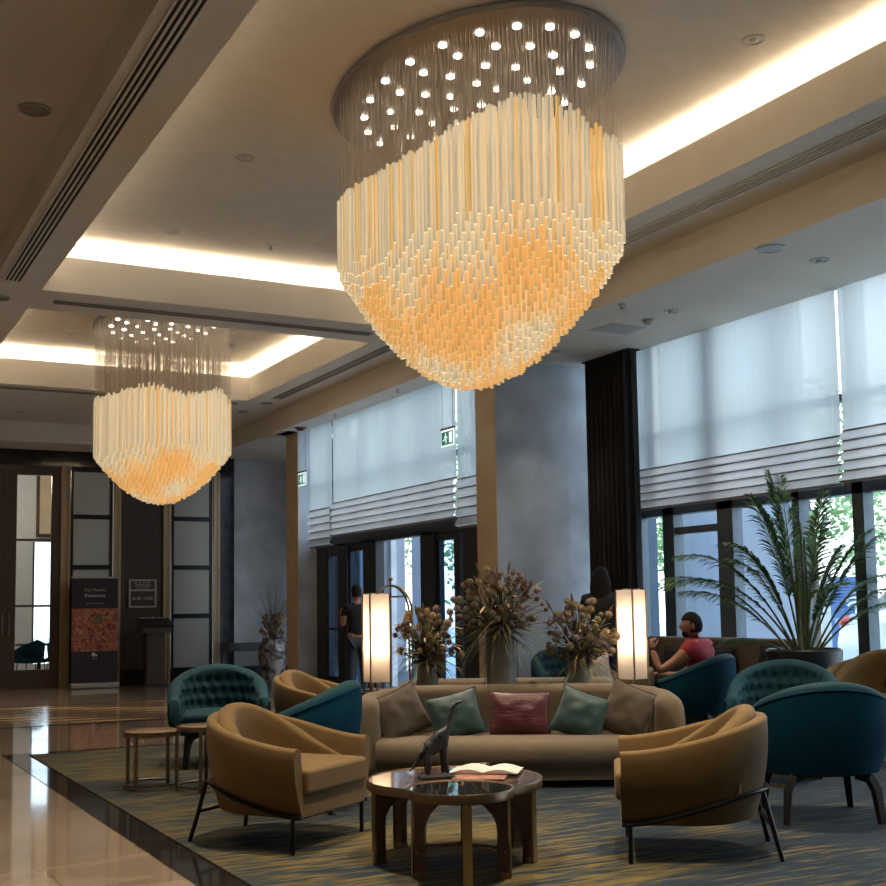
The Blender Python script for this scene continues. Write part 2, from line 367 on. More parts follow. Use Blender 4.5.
def quilt_mat(name, base):
    m, t, p = new(name); N = t.nodes; L = t.links
    tc = N.new('ShaderNodeTexCoord'); mp = N.new('ShaderNodeMapping'); mp.inputs['Rotation'].default_value = (0, rad(45), 0); L.new(tc.outputs['Object'], mp.inputs[0])
    w = N.new('ShaderNodeTexWave'); w.bands_direction = 'X'; w.inputs['Scale'].default_value = 8; L.new(mp.outputs[0], w.inputs[0])
    r = N.new('ShaderNodeValToRGB'); r.color_ramp.elements[0].color = tuple(x*.85 for x in base)+(1,); r.color_ramp.elements[1].color = base+(1,)
    L.new(w.outputs['Fac'], r.inputs[0]); L.new(r.outputs[0], p.inputs['Base Color']); p.inputs['Roughness'].default_value = .35; return m
M['quilt'] = quilt_mat('diamond_glass_panel', (.52, .56, .54))
def vase_swirl():
    m, t, p = new('veined_ceramic'); N = t.nodes; L = t.links
    nz = N.new('ShaderNodeTexNoise'); nz.inputs['Scale'].default_value = 3.2; nz.inputs['Detail'].default_value = 5; nz.inputs['Distortion'].default_value = 2.5
    tc = N.new('ShaderNodeTexCoord'); L.new(tc.outputs['Object'], nz.inputs[0])
    r = N.new('ShaderNodeValToRGB'); c = r.color_ramp; c.elements[0].position = .42; c.elements[0].color = (.05, .04, .04, 1); c.elements[1].position = .56; c.elements[1].color = (.33, .30, .29, 1)
    L.new(nz.outputs['Fac'], r.inputs[0]); L.new(r.outputs[0], p.inputs['Base Color']); p.inputs['Roughness'].default_value = .3; return m
M['swirl'] = vase_swirl()
def pizza_mat():
    m, t, p = new('printed_pizza_photo'); N = t.nodes; L = t.links
    tc = N.new('ShaderNodeTexCoord'); v = N.new('ShaderNodeTexVoronoi'); v.inputs['Scale'].default_value = 11
    nz = N.new('ShaderNodeTexNoise'); nz.inputs['Scale'].default_value = 9; nz.inputs['Detail'].default_value = 6; nz.inputs['Distortion'].default_value = 1.5
    L.new(tc.outputs['Object'], v.inputs[0]); L.new(tc.outputs['Object'], nz.inputs[0])
    r = N.new('ShaderNodeValToRGB'); c = r.color_ramp; c.elements[0].position = .33; c.elements[0].color = (.05, .012, .01, 1); c.elements[1].position = .68; c.elements[1].color = (.42, .26, .16, 1)
    e = c.elements.new(.46); e.color = (.30, .06, .035, 1); e = c.elements.new(.54); e.color = (.36, .12, .06, 1)
    L.new(nz.outputs['Fac'], r.inputs[0]); L.new(r.outputs[0], p.inputs['Base Color']); p.inputs['Roughness'].default_value = .5; return m
M['pizza'] = pizza_mat()

# ------------------------------------------------------------------ placement helpers
SA = rad(31.5)
UV_U = Vector((cos(SA), -sin(SA), 0)); UV_V = Vector((sin(SA), cos(SA), 0))
def UV(u, v, z=0): return UV_U*u + UV_V*v + Vector((0, 0, z))
def face(dx, dy): return atan2(dx, -dy)      # rotation that turns local -Y towards (dx, dy)

# ================================================================== THE SETTING
ZS, ZM, ZT = 4.35, 4.70, 5.28
fl = MB(); fl.b(-5, 9.0, -5, 15.28, -.1, 0); fl.b(-5, 9.0, 18.45, 22.95, -.1, 0); struct('floor', fl, M['marble'], smooth=0)
struct('floor', MB().b(-5, 9.0, 15.28, 18.45, -.1, 0), M['band'], smooth=0)
tr = MB(); tr.b(1.78, 8.3, 12.15, 12.35, -.02, .004); tr.b(1.78, 2.0, 0, 12.15, -.02, .004)
tr.b(-5, 9, 15.2, 15.28, -.02, .003); tr.b(-5, 9, 18.45, 18.53, -.02, .003)
struct('trim_1', tr, M['darkmarble'], smooth=0)
# ceiling slabs around the two coffers
C1 = (2.15, 6.3, 2.6, 12.75); C2 = (2.15, 6.3, 13.62, 18.28)
sl = MB()
sl.b(1.7, 2.15, -5, 21.8, ZM, 4.97); sl.b(6.3, 7.07, -5, 21.8, ZM, 4.97)
for y0, y1 in ((-5, 2.6), (12.75, 13.62), (18.28, 21.8)): sl.b(2.15, 6.3, y0, y1, ZM, 4.97)
struct('ceiling', sl, M['ceil'], smooth=0)
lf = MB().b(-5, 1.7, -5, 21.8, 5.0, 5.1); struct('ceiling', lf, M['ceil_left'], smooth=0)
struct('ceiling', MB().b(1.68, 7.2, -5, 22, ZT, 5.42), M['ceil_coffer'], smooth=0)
so = MB(); so.b(7.07, 7.2, -5, 22.95, ZS, 5.32); so.b(7.2, 8.74, -5, 12.43, ZS, 4.42); so.b(7.2, 7.47, 12.88, 18.93, ZS, 4.42); so.b(7.2, 7.385, 12.43, 12.88, ZS, 4.42); so.b(7.2, 7.385, 18.93, 19.45, ZS, 4.42); so.b(7.2, 7.385, 18.93, 19.45, ZS, 4.42)
so.b(7.2, 9.2, 19.46, 22.95, ZS, 4.42); so.b(-5, 7.07, 21.8, 22.95, ZS, 5.32); so.b(1.66, 1.7, -5, 21.8, ZM, 5.32)
so.b(8.6, 9.3, -5, 12.43, 4.6, 4.7); so.b(7.4, 8.2, 12.4, 19.0, 4.6, 4.7)
struct('ceiling', so, M['ceil'], smooth=0)
k = 2
for (x0, x1, y0, y1) in (C1, C2):
    lip = MB()
    for (a, b, c, d, z0, z1) in ((x0-.03, x0, y0-.03, y1+.03, 4.97, 5.07), (x1, x1+.03, y0-.03, y1+.03, 4.97, 5.07), (x0, x1, y0-.03, y0, 4.97, 5.07), (x0, x1, y1, y1+.03, 4.97, 5.07),
                                 (x0-.035, x0-.01, y0, y1, 5.07, 5.085), (x1+.01, x1+.035, y0, y1, 5.07, 5.085), (x0, x1, y1+.01, y1+.035, 5.07, 5.085)):
        lip.b(a, b, c, d, z0, z1)
    for (a, b, c, d) in ((x0-.20, x0-.15, y0-.2, y1+.2), (x1+.15, x1+.20, y0-.2, y1+.2), (x0-.2, x1+.2, y0-.2, y0-.15), (x0-.2, x1+.2, y1+.15, y1+.2)):
        lip.b(a, b, c, d, 4.97, ZT)
    struct('trim_%d' % k, lip, M['ceil'], smooth=0); k += 1
    near = y0 < 5
    cl = thing('cove_light', 'warm light strip hidden in the recess of the %s coffer' % ('near ceiling' if near else 'far, smaller ceiling'), 'light', ((x0+x1)/2, (y0+y1)/2, 5.0))
    hx, hy = (x1-x0)/2, (y1-y0)/2
    for q in ((hx+.07, hx+.10, -hy, hy), (-hx-.10, -hx-.07, -hy, hy), (-hx, hx, hy+.07, hy+.10), (-hx, hx, -hy-.10, -hy-.07)):
        MB().b(q[0], q[1], q[2], q[3], 0.0, .03).build('light_strip', M['cove'], cl, smooth=0)
# enclosing walls
struct('wall_left', MB().b(-5.1, -5, -5, 23, 0, 5.1), M['taupe'], smooth=0)
struct('wall_near', MB().b(-5, 9, -5.1, -5, 0, 5.4), M['taupe'], smooth=0)
bw = MB(); bw.b(-5, 1.7, 22.9, 23.1, 0, 5.1)
YB = 22.88
struct('wall_left.001', bw, M['wenge'], smooth=0)
far = MB(); far.b(7.56, 9.2, YB, 23.1, .26, ZS); struct('wall_far', far, M['plaster'], smooth=0)
struct('baseboard_far', MB().b(7.56, 9.2, YB-.02, 23.1, 0, .26), M['darkmarble'], smooth=0)
dm = MB(); dm.b(7.27, 7.57, YB-.04, 23.1, 0, ZS); dm.b(1.7, 7.27, YB-.03, 23.1, 4.06, ZS); dm.b(4.41, 7.27, YB, 23.1, 3.99, 4.06); dm.b(4.41, 7.27, YB, 23.1, 0, .27)
struct('wall_far.001', dm, M['darkmarble'], smooth=0)
struct('wall_right', MB().b(9.1, 9.2, 18.9, 23.1, 0, 4.4), M['plaster'], smooth=0)
# glazed inner wall panels of the far wall
n = 5
for (x0, x1) in ((4.43, 5.2), (6.32, 7.13)):
    f = MB()
    f.b(x0, x0+.05, YB-.03, YB+.04, .22, 4.05); f.b(x1-.05, x1, YB-.03, YB+.04, .22, 4.05)
    for z in (.2, 1.22, 2.15, 3.09, 3.97): f.b(x0+.05, x1-.05, YB-.03, YB+.04, z, z+.085)
    struct('trim_%d' % n, f, M['blackmetal'], smooth=0); n += 1
    struct('wall_far.002', MB().b(x0+.05, x1-.05, YB, YB+.1, .25, 4.0), M['quilt'], smooth=0)
g = MB()
for (x0, x1) in ((4.25, 4.42), (5.22, 5.35), (6.16, 6.30), (7.15, 7.27)):
    g.b(x0, x0+.045, YB-.07, YB, 0, 4.06); g.b(x0+.045, x1-.045, YB-.05, YB, 0, 4.06); g.b(x1-.045, x1, YB-.07, YB, 0, 4.06)
struct('trim_%d' % n, g, M['gold'], smooth=0); n += 1
struct('wall_far.003', MB().b(5.35, 6.16, YB, 23.1, .27, 4.0), M['wenge'], smooth=0)
# columns
struct('wall_right.001', MB().b(7.41, 9.2, 12.43, 12.88, 0, ZS+.3).b(7.41, 7.43, 12.425, 12.9, 0, ZS), [M['plaster']], smooth=0)
c2 = MB().b(7.395, 7.412, 12.425, 12.9, 0, ZS); struct('wall_right.002', c2, M['taupe'], smooth=0)
struct('wall_right.003', MB().b(7.4, 7.8, 18.93, 19.45, 0, ZS+.3), M['plaster'], smooth=0)
struct('wall_right.004', MB().b(7.385, 7.402, 18.925, 19.46, 0, ZS), M['taupe'], smooth=0)

# right-hand window wall (X = 8.9)
def window(name, frame_boxes, pane_boxes, mat, sill=None):
    f = MB()
    for q in frame_boxes: f.b(*q)
    o = struct(name, f, mat, smooth=0)
    for q in pane_boxes:
        p = MB().b(*q).build('pane', M['glass'] if mat is M['framelit'] else M['doorglass'], o, smooth=0)
    return o
mull = [(11.42, .1), (10.78, .2), (9.8, .25), (8.83, .1), (8.01, .14), (6.9, .1), (5.9, .2), (4.8, .1), (3.7, .2), (2.6, .1), (1.5, .2), (.4, .1), (-.8, .2), (-2, .1), (-3.2, .2)]
fb = [(8.94, 9.08, -5, 12.43, 2.38, 2.52), (8.94, 9.06, -5, 12.43, 3.30, 3.37), (8.94, 9.08, -5, 12.43, 0, .12), (8.94, 9.08, -5, 12.43, 4.45, 4.7)]
for y, w in mull: y *= 1.022; fb.append((8.94, 9.08, y, y+w, 0, 4.6))
fb.append((8.96, 9.06, 10.27, 11.02, 2.15, 2.23))
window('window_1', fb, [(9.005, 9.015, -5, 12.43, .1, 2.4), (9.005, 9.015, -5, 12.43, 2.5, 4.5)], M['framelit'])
# entrance door set (X = 7.75)
fb = [(7.70, 7.84, 12.88, 18.93, 2.36, 2.56), (7.72, 7.82, 12.88, 18.93, 3.38, 3.46), (7.72, 7.82, 12.88, 18.93, 4.4, 4.6),
      (7.72, 7.84, 18.5, 18.93, 0, 2.4), (7.7, 7.84, 17.62, 17.98, 0, 2.4), (7.70, 7.84, 16.53, 17.0, 0, 2.4), (7.70, 7.84, 14.62, 15.05, 0, 2.4),
      (7.72, 7.84, 13.95, 14.08, 0, 2.4), (7.72, 7.84, 13.4, 13.85, 0, 2.4), (7.72, 7.84, 12.88, 13.02, 0, 2.4)]
for y in (13.55, 14.6, 15.55, 16.6, 17.7): fb.append((7.73, 7.81, y, y+.06, 2.5, 4.5))
window('window_2', fb, [], M['frame'])
MB().b(7.77, 7.78, 12.9, 18.9, 2.5, 4.5).build('pane', M['glass'], bpy.data.objects['window_2'], smooth=0)
dr = MB(); dr.b(7.73, 7.83, 17.98, 18.06, .02, 2.36); dr.b(7.73, 7.83, 18.44, 18.5, .02, 2.36); dr.b(7.73, 7.83, 18.06, 18.44, .02, .26); dr.b(7.73, 7.83, 18.06, 18.44, 2.22, 2.36)
d1 = struct('door_1', dr, M['frame'], smooth=0)
MB().b(7.775, 7.785, 18.06, 18.44, .26, 2.22).build('pane', M['doorglass'], d1, smooth=0)
MB().tube([(7.68, 18.1, 1.03), (7.68, 18.5, 1.03)], .018).tube([(7.68, 18.12, 1.03), (7.75, 18.12, 1.03)], .012).tube([(7.68, 18.48, 1.03), (7.75, 18.48, 1.03)], .012).build('door_handle', M['blackmetal'], d1)
dr = MB(); dr.b(7.74, 7.82, 17.0, 17.05, .02, 2.36); dr.b(7.74, 7.82, 17.57, 17.62, .02, 2.36); dr.b(7.74, 7.82, 17.05, 17.57, .02, .14); dr.b(7.74, 7.82, 17.05, 17.57, 2.26, 2.36)
d2 = struct('door_2', dr, M['frame'], smooth=0); MB().b(7.775, 7.785, 17.05, 17.57, .14, 2.26).build('pane', M['doorglass'], d2, smooth=0)
dr = MB(); dr.b(7.74, 7.82, 14.08, 14.14, .02, 2.36); dr.b(7.74, 7.82, 14.56, 14.62, .02, 2.36); dr.b(7.74, 7.82, 14.14, 14.56, .02, .14); dr.b(7.74, 7.82, 14.14, 14.56, 2.26, 2.36)
d3 = struct('door_3', dr, M['frame'], smooth=0); MB().b(7.775, 7.785, 14.14, 14.56, .14, 2.26).build('pane', M['doorglass'], d3, smooth=0)
# restaurant door in the far wall (left)
def leaf(name, x0, x1, hx):
    m = MB(); m.b(x0, x0+.17, YB-.02, YB+.05, 0, 4.0); m.b(x1-.16, x1, YB-.02, YB+.05, 0, 4.0); m.b(x0+.17, x1-.16, YB-.02, YB+.05, 0, .34); m.b(x0+.17, x1-.16, YB-.02, YB+.05, 3.88, 4.0)
    for z in (1.49, 2.69): m.b(x0+.17, x1-.16, YB-.01, YB+.04, z-.02, z+.02)
    d = struct(name, m, M['bronze'], smooth=0)
    MB().b(x0+.17, x1-.16, YB+.01, YB+.02, .34, 3.88).build('pane', M['glass'], d, smooth=0)
    MB().tube([(hx, YB-.08, .95), (hx, YB-.08, 1.35)], .016).tube([(hx, YB-.08, 1.0), (hx, YB-.02, 1.0)], .01).tube([(hx, YB-.08, 1.3), (hx, YB-.02, 1.3)], .01).build('door_handle', M['darkbrass'], d)
leaf('door_4', 3.31, 4.25, 3.36); leaf('door_5', 2.35, 3.308, 3.25); leaf('door_6', 1.7, 2.348, 1.8)
struct('trim_%d' % n, MB().b(1.7, 4.25, YB-.03, YB+.1, 4.0, 4.06), M['bronze'], smooth=0); n += 1
# restaurant room behind the glass door
rm = MB(); rm.b(-2, 9.2, 29.0, 29.1, 0, .9); rm.b(-2, 6.15, 29.0, 29.1, .9, 5); rm.b(5.0, 9.2, 29.0, 29.1, 2.75, 5)
rm.b(7.2, 9.2, 29, 29.1, .9, 2.75); rm.b(9.2, 9.3, 23.1, 29.1, 0, 5); rm.b(-2.1, -2, 23.1, 29.1, 0, 5)
rmo = MB()
rmo.b(-2, 4.78, 29.0, 29.1, 0, 5); rmo.b(4.78, 6.2, 29.0, 29.1, 3.0, 5); rmo.b(4.78, 6.2, 29.0, 29.1, 0, .2); rmo.b(6.2, 9.2, 29, 29.1, 0, 5); rmo.b(9.2, 9.3, 23.1, 29.1, 0, 5); rmo.b(-2.1, -2, 23.1, 29.1, 0, 5)
struct('wall_far.004', rmo, M['white'], smooth=0)
struct('floor.001', MB().b(-2, 9.2, 22.95, 29, -.1, -.005), M['marble'], smooth=0)
struct('ceiling.001', MB().b(-2, 9.2, 23.1, 29.1, 5.0, 5.1), M['white'], smooth=0)
wf = MB().b(4.78, 4.82, 28.98, 29.05, .2, 3.0).b(6.16, 6.2, 28.98, 29.05, .2, 3.0).b(4.82, 6.16, 28.98, 29.05, 1.5, 1.54)
w3 = struct('window_3', wf, M['frame'], smooth=0); MB().b(4.82, 6.16, 29.02, 29.03, .2, 3.0).build('pane', M['glass'], w3, smooth=0)
lamp('POINT', 'restaurant_ceiling_lamp', (3.5, 26, 4.2), 130, (1, .82, .6), .3)

# blinds ------------------------------------------------------------
def blind(x, y0, y1, zt, zf, zb, label, group, npl=5, px=0):
    """flat sheer panel above, pleated stack below"""
    t = thing('roman_blind', label, 'blind', (x, (y0+y1)/2, zb), 0, group)
    h = (y1-y0)/2; ny = 24
    m = MB(); secs = []
    for i in range(ny+1):
        y = -h+2*h*i/ny; dx = .006*sin(i*2.1)
        secs.append([(dx, y, zf-zb), (dx, y, zt-zb)])
    for s in secs: pass
    m.loft(secs, closed=False, cap=False); m.build('sheer_panel', M['blind'], t)
    m = MB(); prof = []
    H = zf-zb
    for k in range(npl):
        z1 = H-H*k/npl; dz = H/npl
        prof += [(-.005, z1), (-.05, z1-dz*.55), (-.055, z1-dz*.9), (-.01, z1-dz*.98)]
    prof += [(-.005, 0)]
    secs = [[(px_+.004*sin(i*1.7), -h+2*h*i/ny, z) for (px_, z) in prof] for i in range(ny+1)]
    m.loft(secs, closed=False, cap=False); m.build('pleats', M['blindfold'], t)
    for k in range(npl):
        z1 = H-H*k/npl
        MB().b(-.014, .006, -h, h, z1-.014, z1+.004).build('batten', M['slat'], t, smooth=0)
    MB().b(-.02, .012, -h, h, -.022, .006).build('bottom_bar', M['slat'], t, smooth=0)
    return t
gb = 'roman blinds of the right-hand window wall'
blind(8.76, 8.255, 11.62, 4.55, 2.93, 2.47, 'wide white blind beside the dark curtain, above the red-shirted man', gb)
blind(8.76, 1.65, 4.92, 4.55, 2.97, 2.49, 'white window blind just outside the right edge', gb)
blind(8.76, 4.95, 8.225, 4.55, 2.97, 2.49, 'white blind at the right edge, past the narrow light gap', gb)
struct('daylight_block_wall', MB().b(8.76, 9.3, -5, 1.6, 0, 4.6), M['plaster'], smooth=0)  # unseen wall section added to block daylight from behind the camera
gb = 'roman blinds over the entrance doors'
blind(7.5, 17.72, 18.66, 4.55, 2.98, 2.38, 'narrow white blind at the left end of the entrance, beside the slim column', gb)
blind(7.5, 13.59, 17.68, 4.55, 3.03, 2.52, 'broad white blind over the entrance doors, left of the exit sign gap', gb)
blind(7.5, 12.9, 13.56, 4.55, 3.0, 2.38, 'narrow white blind against the large grey column', gb)
# curtain
t = thing('curtain', 'charcoal floor-length curtain gathered beside the grey column', 'curtain', (8.60, 11.72, 0))
secs = []
for i in range(121):
    s = i/120; y = -.46+.86*s
    secs.append([(.07*sin(s*2*pi*9)-.02*(1 if z else 0)+off, y, z) for (off, z) in ((0, .03), (0, 2.2), (0, 4.34))] + [(.07*sin(s*2*pi*9)+.012, y, z) for z in (4.34, 2.2, .03)])
MB().loft(secs).build('drape', M['curtain'], t, smooth=60)
MB().b(-.09, .09, -.5, .44, 4.335, 4.35).build('heading', M['curtain'], t)

# ceiling fittings --------------------------------------------------
def slot(x0, x1, y0, y1, along, nsl, label, fields=M['slotblack'], z=ZM):
    """linear air diffuser with dark slots"""
    L = (y1-y0) if along == 'Y' else (x1-x0); Wd = (x1-x0) if along == 'Y' else (y1-y0)
    t = thing('linear_diffuser', label, 'air vent', ((x0+x1)/2, (y0+y1)/2, z))
    a = MB(); b = MB()
    def q(m, u0, u1, l, z0, z1):
        if along == 'Y': m.b(u0, u1, -l, l, z0, z1)
        else: m.b(-l, l, u0, u1, z0, z1)
    q(a, -Wd/2, Wd/2, L/2, -.004, -.0005); a.build('slots', fields, t, smooth=0)
    for i in range(nsl+1):
        u = -Wd/2+Wd*i/nsl; m = MB(); w = .10*Wd/nsl+.004
        q(m, u-w, u+w, L/2, -.014, -.004); m.build('blade', M['ceil'] if fields is M['slotblack'] else M['slotgrey'], t, smooth=0)
slot(1.74, 1.90, 1.0, 12.5, 'Y', 4, 'long black slotted diffuser along the left beam')
slot(6.56, 6.72, 1.0, 12.6, 'Y', 4, 'long black slotted diffuser along the right beam', M['slotblack'])
slot(6.58, 6.70, 13.3, 17.9, 'Y', 1, 'narrow grey diffuser beside the far coffer, above the entrance', M['slotgrey'])
slot(2.35, 6.1, 13.12, 13.22, 'X', 1, 'grey diffuser on the cross beam between the two coffers', M['slotgrey'])
slot(1.9, 6.2, 18.52, 18.62, 'X', 1, 'grey diffuser on the far beam behind the small chandelier', M['slotgrey'])
def downlight(x, y, z, label, r=.085, on=0, grp='recessed ceiling spotlights'):
    t = thing('downlight', label, 'ceiling light', (x, y, z), rad(20), grp)
    MB().lathe([(r*.72, .0), (r*.75, -.008), (r, -.008), (r, .002)], 24, cap=False).build('trim_ring', M['downtrim'], t)
    MB().lathe([(0.001, .0015), (r*.74, .0015)], 20, cap=False).build('recess', M['slotblack'], t)
    m = MB(); m.ball((.0, 0, -.002), r*.40, 10, 6, (1, 1, .5)); m.build('bulb', M['downtrim'], t)
    if on:
        l = lamp('SPOT', 'downlight_beam', (0, 0, -.03), on, (1, .85, .66), .04, spot=rad(74)); l.data.spot_blend = 1; l.parent = t
downlight(3.33, 9.76, ZT, 'round downlight in the near coffer left of the big chandelier, nearer one', on=260)
downlight(3.33, 12.06, ZT, 'round downlight in the near coffer, close to its far glowing edge', on=200)
downlight(3.33, 17.3, ZT, 'downlight in the far coffer left of the small chandelier', on=150)
downlight(7.87, 7.57, ZS, 'downlight in the low ceiling near the right edge', on=50)
downlight(7.85, 9.59, ZS, 'downlight in the low ceiling beside the smoke detector', on=60)
downlight(7.84, 11.71, ZS, 'small downlight in the low ceiling near the grey column', .05, on=50)
downlight(3.16, 18.95, ZM, 'downlight on the far ceiling, left of the small chandelier rods, nearer one', .07, on=110)
downlight(3.19, 20.8, ZM, 'downlight on the far ceiling by the restaurant door, farther one', .07, on=110)
G2 = 'added ceiling spotlights for top light'
ORD = ('first', 'second', 'third', 'fourth', 'fifth', 'sixth', 'seventh', 'eighth', 'ninth')
for i_, (x, y) in enumerate(((2.55, 6.5), (3.33, 4.4), (5.8, 6.1), (5.45, 9.9))):  # no such fittings known; added for strong top light on the seats
    downlight(x, y, ZT, 'added ceiling spotlight beside the big chandelier, %s of four in the near coffer' % ORD[i_], on=640, grp=G2)
for i_, (x, y) in enumerate(((.3, 3.5), (.3, 6.5), (-1.8, 5), (-1.8, 9), (.2, 10), (-1.2, 13), (.3, 14.5), (-2.5, 17), (.6, 18.5))):  # unseen lamps put in so the floor bounces light to the left ceiling
    downlight(x, y, 5.0, '%s added ceiling spotlight along the left aisle, outside the picture' % ORD[i_], on=150, grp='added aisle spotlights')
for i_, (x, y) in enumerate(((7.85, 5.2), (7.85, 3.0), (7.85, .8))):  # extra lamps added out of view to brighten the right side
    downlight(x, y, ZS, '%s added spotlight of the low ceiling beyond the right edge' % ORD[i_], on=60, grp='added low ceiling spotlights')
def disc(name, label, cat, x, y, z, r, mat, h=.012):
    t = thing(name, label, cat, (x, y, z))
    MB().lathe([(r, 0), (r, -h), (r*.86, -h-.004)], 32, cap=False).build('rim', M['downtrim'] if mat is not M['reddet'] else mat, t)
    MB().lathe([(.001, -h-.001), (r*.87, -h-.001)], 32, cap=False).build('grille', mat, t)
disc('ceiling_speaker', 'round ceiling speaker at the upper left', 'speaker', 1.42, 8.82, 5.0, .12, M['slotgrey'])
disc('ceiling_speaker', 'round speaker in the low grey ceiling on the right', 'speaker', 7.21, 7.48, ZS, .12, M['plateb'])
disc('ceiling_speaker', 'dark round speaker at the left edge by the cross beam', 'speaker', 1.8, 13.25, ZM, .11, M['slotgrey'])
disc('ceiling_speaker', 'dark round speaker at the corner of the far coffer', 'speaker', 6.64, 18.37, ZM, .11, M['slotgrey'])
disc('ceiling_speaker', 'small pale disc near the far coffer corner', 'speaker', 6.55, 19.3, ZM, .09, M['plateb'])
def detector(label, x, y, z, mat, r=.055, name='smoke_detector'):
    t = thing(name, label, 'detector', (x, y, z))
    MB().lathe([(r, 0), (r*1.05, -.012), (r*.75, -.022), (r*.7, -.045), (r*.4, -.055), (.001, -.056)], 24, cap=False).build('housing', mat, t)
    MB().lathe([(r*1.25, .001), (r*1.25, -.006), (r, -.006)], 24, cap=False).build('base', M['downtrim'] if mat is not M['reddet'] else mat, t)
detector('white smoke detector beside the square ceiling hatch', 7.87, 10.01, ZS, M['downtrim'])
detector('white smoke detector in the far coffer right of the small chandelier', 5.56, 16.9, ZT, M['downtrim'])
detector('dark red detector under the ceiling by the slim column', 7.27, 18.5, ZS, M['reddet'], .085)
def sprinkler(label, x, y, z):
    t = thing('sprinkler', label, 'sprinkler', (x, y, z), 0, 'ceiling sprinklers')
    MB().lathe([(.04, .001), (.04, -.004), (.014, -.008), (.012, -.04)], 14, cap=False).build('escutcheon', M['downtrim'], t)
    MB().lathe([(.012, -.04), (.026, -.044), (.026, -.048)], 12).build('deflector', M['plateb'], t)
sprinkler('small sprinkler in the near coffer, below its downlights', 4.41, 12.08, ZT)
sprinkler('small sprinkler in the low ceiling above the square hatch', 7.2, 9.57, ZS)
sprinkler('small sprinkler over the left end of the entrance blinds', 7.25, 16.99, ZS)
sprinkler('small sprinkler over the middle of the entrance blinds', 7.2, 14.69, ZS)
t = thing('ceiling_hatch', 'square grey access panel in the low ceiling near the curtain', 'panel', (7.83, 10.45, ZS))
MB().b(-.22, .22, -.2, .2, -.008, .001).build('hatch_door', M['hatchm'], t, smooth=0)
fr = MB()
for q in ((-.25, .25, -.23, -.2), (-.25, .25, .2, .23), (-.25, -.22, -.2, .2), (.22, .25, -.2, .2)): fr.b(q[0], q[1], q[2], q[3], -.005, .002)
fr.build('hatch_frame', M['ceil'], t, smooth=0)

# ================================================================== CHANDELIERS
def chandelier(cx, cy, a, b, zd, rim_top, rim_bot, cen_bot, sp, r, label, seed, wave, nled):
    """oval ceiling plate, LED spots, thin wires, glass rods whose ends draw a bowl"""
    rnd = random.Random(seed)
    t = thing('chandelier', label, 'chandelier', (cx, cy, zd))
    MB().lathe([(a, .055), (a+.012, .05), (a+.012, 0), (a, -.005), (.001, -.005)], 96, sy=b/a, cap=False).build('ceiling_plate', M['plateb'], t)
    # spots on spiral-like arcs
    k = 0
    spots = []
    for ring, cnt in ((.93, nled[0]), (.70, nled[1]), (.45, nled[2]), (.2, nled[3])):
        for i in range(cnt):
            q = 2*pi*(i+.5*ring*3)/cnt
            spots.append((ring*.80*a*cos(q), ring*.92*b*sin(q)))
    for (x, y) in spots:
        MB().lathe([(.029, -.004), (.029, -.022), (.022, -.026), (.001, -.026)], 12, c=(x, y, 0), cap=False).build('led_spot', M['led'], t)
    rods = []
    ny = int(2*b/sp)+1; nx = int(2*a/sp)+1
    for i in range(nx):
        for j in range(ny+1):
            x = -a+.02+sp*i; y = -b+.02+sp*.98*j+(sp/2 if i % 2 else 0)
            x += rnd.uniform(-.12, .12)*sp; y += rnd.uniform(-.12, .12)*sp
            rr = sqrt((x/a)**2+(y/b)**2)
            if rr > .985: continue
            ang = atan2(y/b, x/a)
            zt = rim_top + wave(x/a, y/b)
            zt = round(zt/.025)*.025 + rnd.uniform(-.02, .02)
            zb = cen_bot + (rim_bot-cen_bot)*rr**1.95 + .06*sin(3*ang+1.2)*rr*rr + rnd.uniform(-.025, .025)
            patt = sin(9*(x/a)*.9 + 5*(y/b)) + .6*sin(4*(x/a) - 11*(y/b)) + rnd.uniform(-.6, .6)
            if rr > .84: m = 0 if rnd.random() < .84 else (1 if rnd.random() < .85 else 2)
            else: m = 2 if patt > .05 else (1 if patt > -.8 else 0)
            rods.append((hypot(cx+x, cy+y), x, y, zt-zd, zb-zd, m))
    rods.sort()
    def rod(mb, x, y, z1, z0, m, R=r):
        n = 6
        o = [(x+R*cos(2*pi*k/n), y+R*sin(2*pi*k/n)) for k in range(n)]; q = [(x+R*.62*cos(2*pi*k/n), y+R*.62*sin(2*pi*k/n)) for k in range(n)]
        vs = [(p[0], p[1], z0) for p in o]+[(p[0], p[1], z1) for p in o]+[(p[0], p[1], z0) for p in q]+[(p[0], p[1], z0+.05) for p in q]+[(x, y, z1+.015)]
        mb.cur = m; mb.add(vs, [(k, (k+1) % n, n+(k+1) % n, n+k) for k in range(n)]+[(n+k, n+(k+1) % n, 4*n) for k in range(n)])
        b0 = len(mb.v)-len(vs)
        def raw(fs, mi):
            for f in fs: mb.f.append(tuple(b0+i for i in f)); mb.m.append(mi)
        raw([(2*n+k, 2*n+(k+1) % n, (k+1) % n, k) for k in range(n)], 3)
        raw([(3*n+k, 3*n+(k+1) % n, 2*n+(k+1) % n, 2*n+k) for k in range(n)], 3 if m == 0 else m)
        raw([tuple(3*n+k for k in range(n))], m)
    mats = [M['rod_clear'], M['rod_light'], M['rod_amber'], M['rod_end']]
    for (d, x, y, z1, z0, m) in rods[:100]:
        mb = MB(); rod(mb, x, y, z1, z0, m); mb.build('glass_rod', mats, t, smooth=0)
    mb = MB()
    for (d, x, y, z1, z0, m) in rods[100:]: rod(mb, x, y, z1, z0, m)
    o = mb.build('glass_rods', mats, t, smooth=0); o['kind'] = 'stuff'
    w = MB()
    for (d, x, y, z1, z0, m) in rods:
        w.tube([(x, y, 0), (x, y, z1)], .0017, 3, cap=False)
    o = w.build('suspension_wires', M['wire'], t, smooth=0); o['kind'] = 'stuff'
    return t
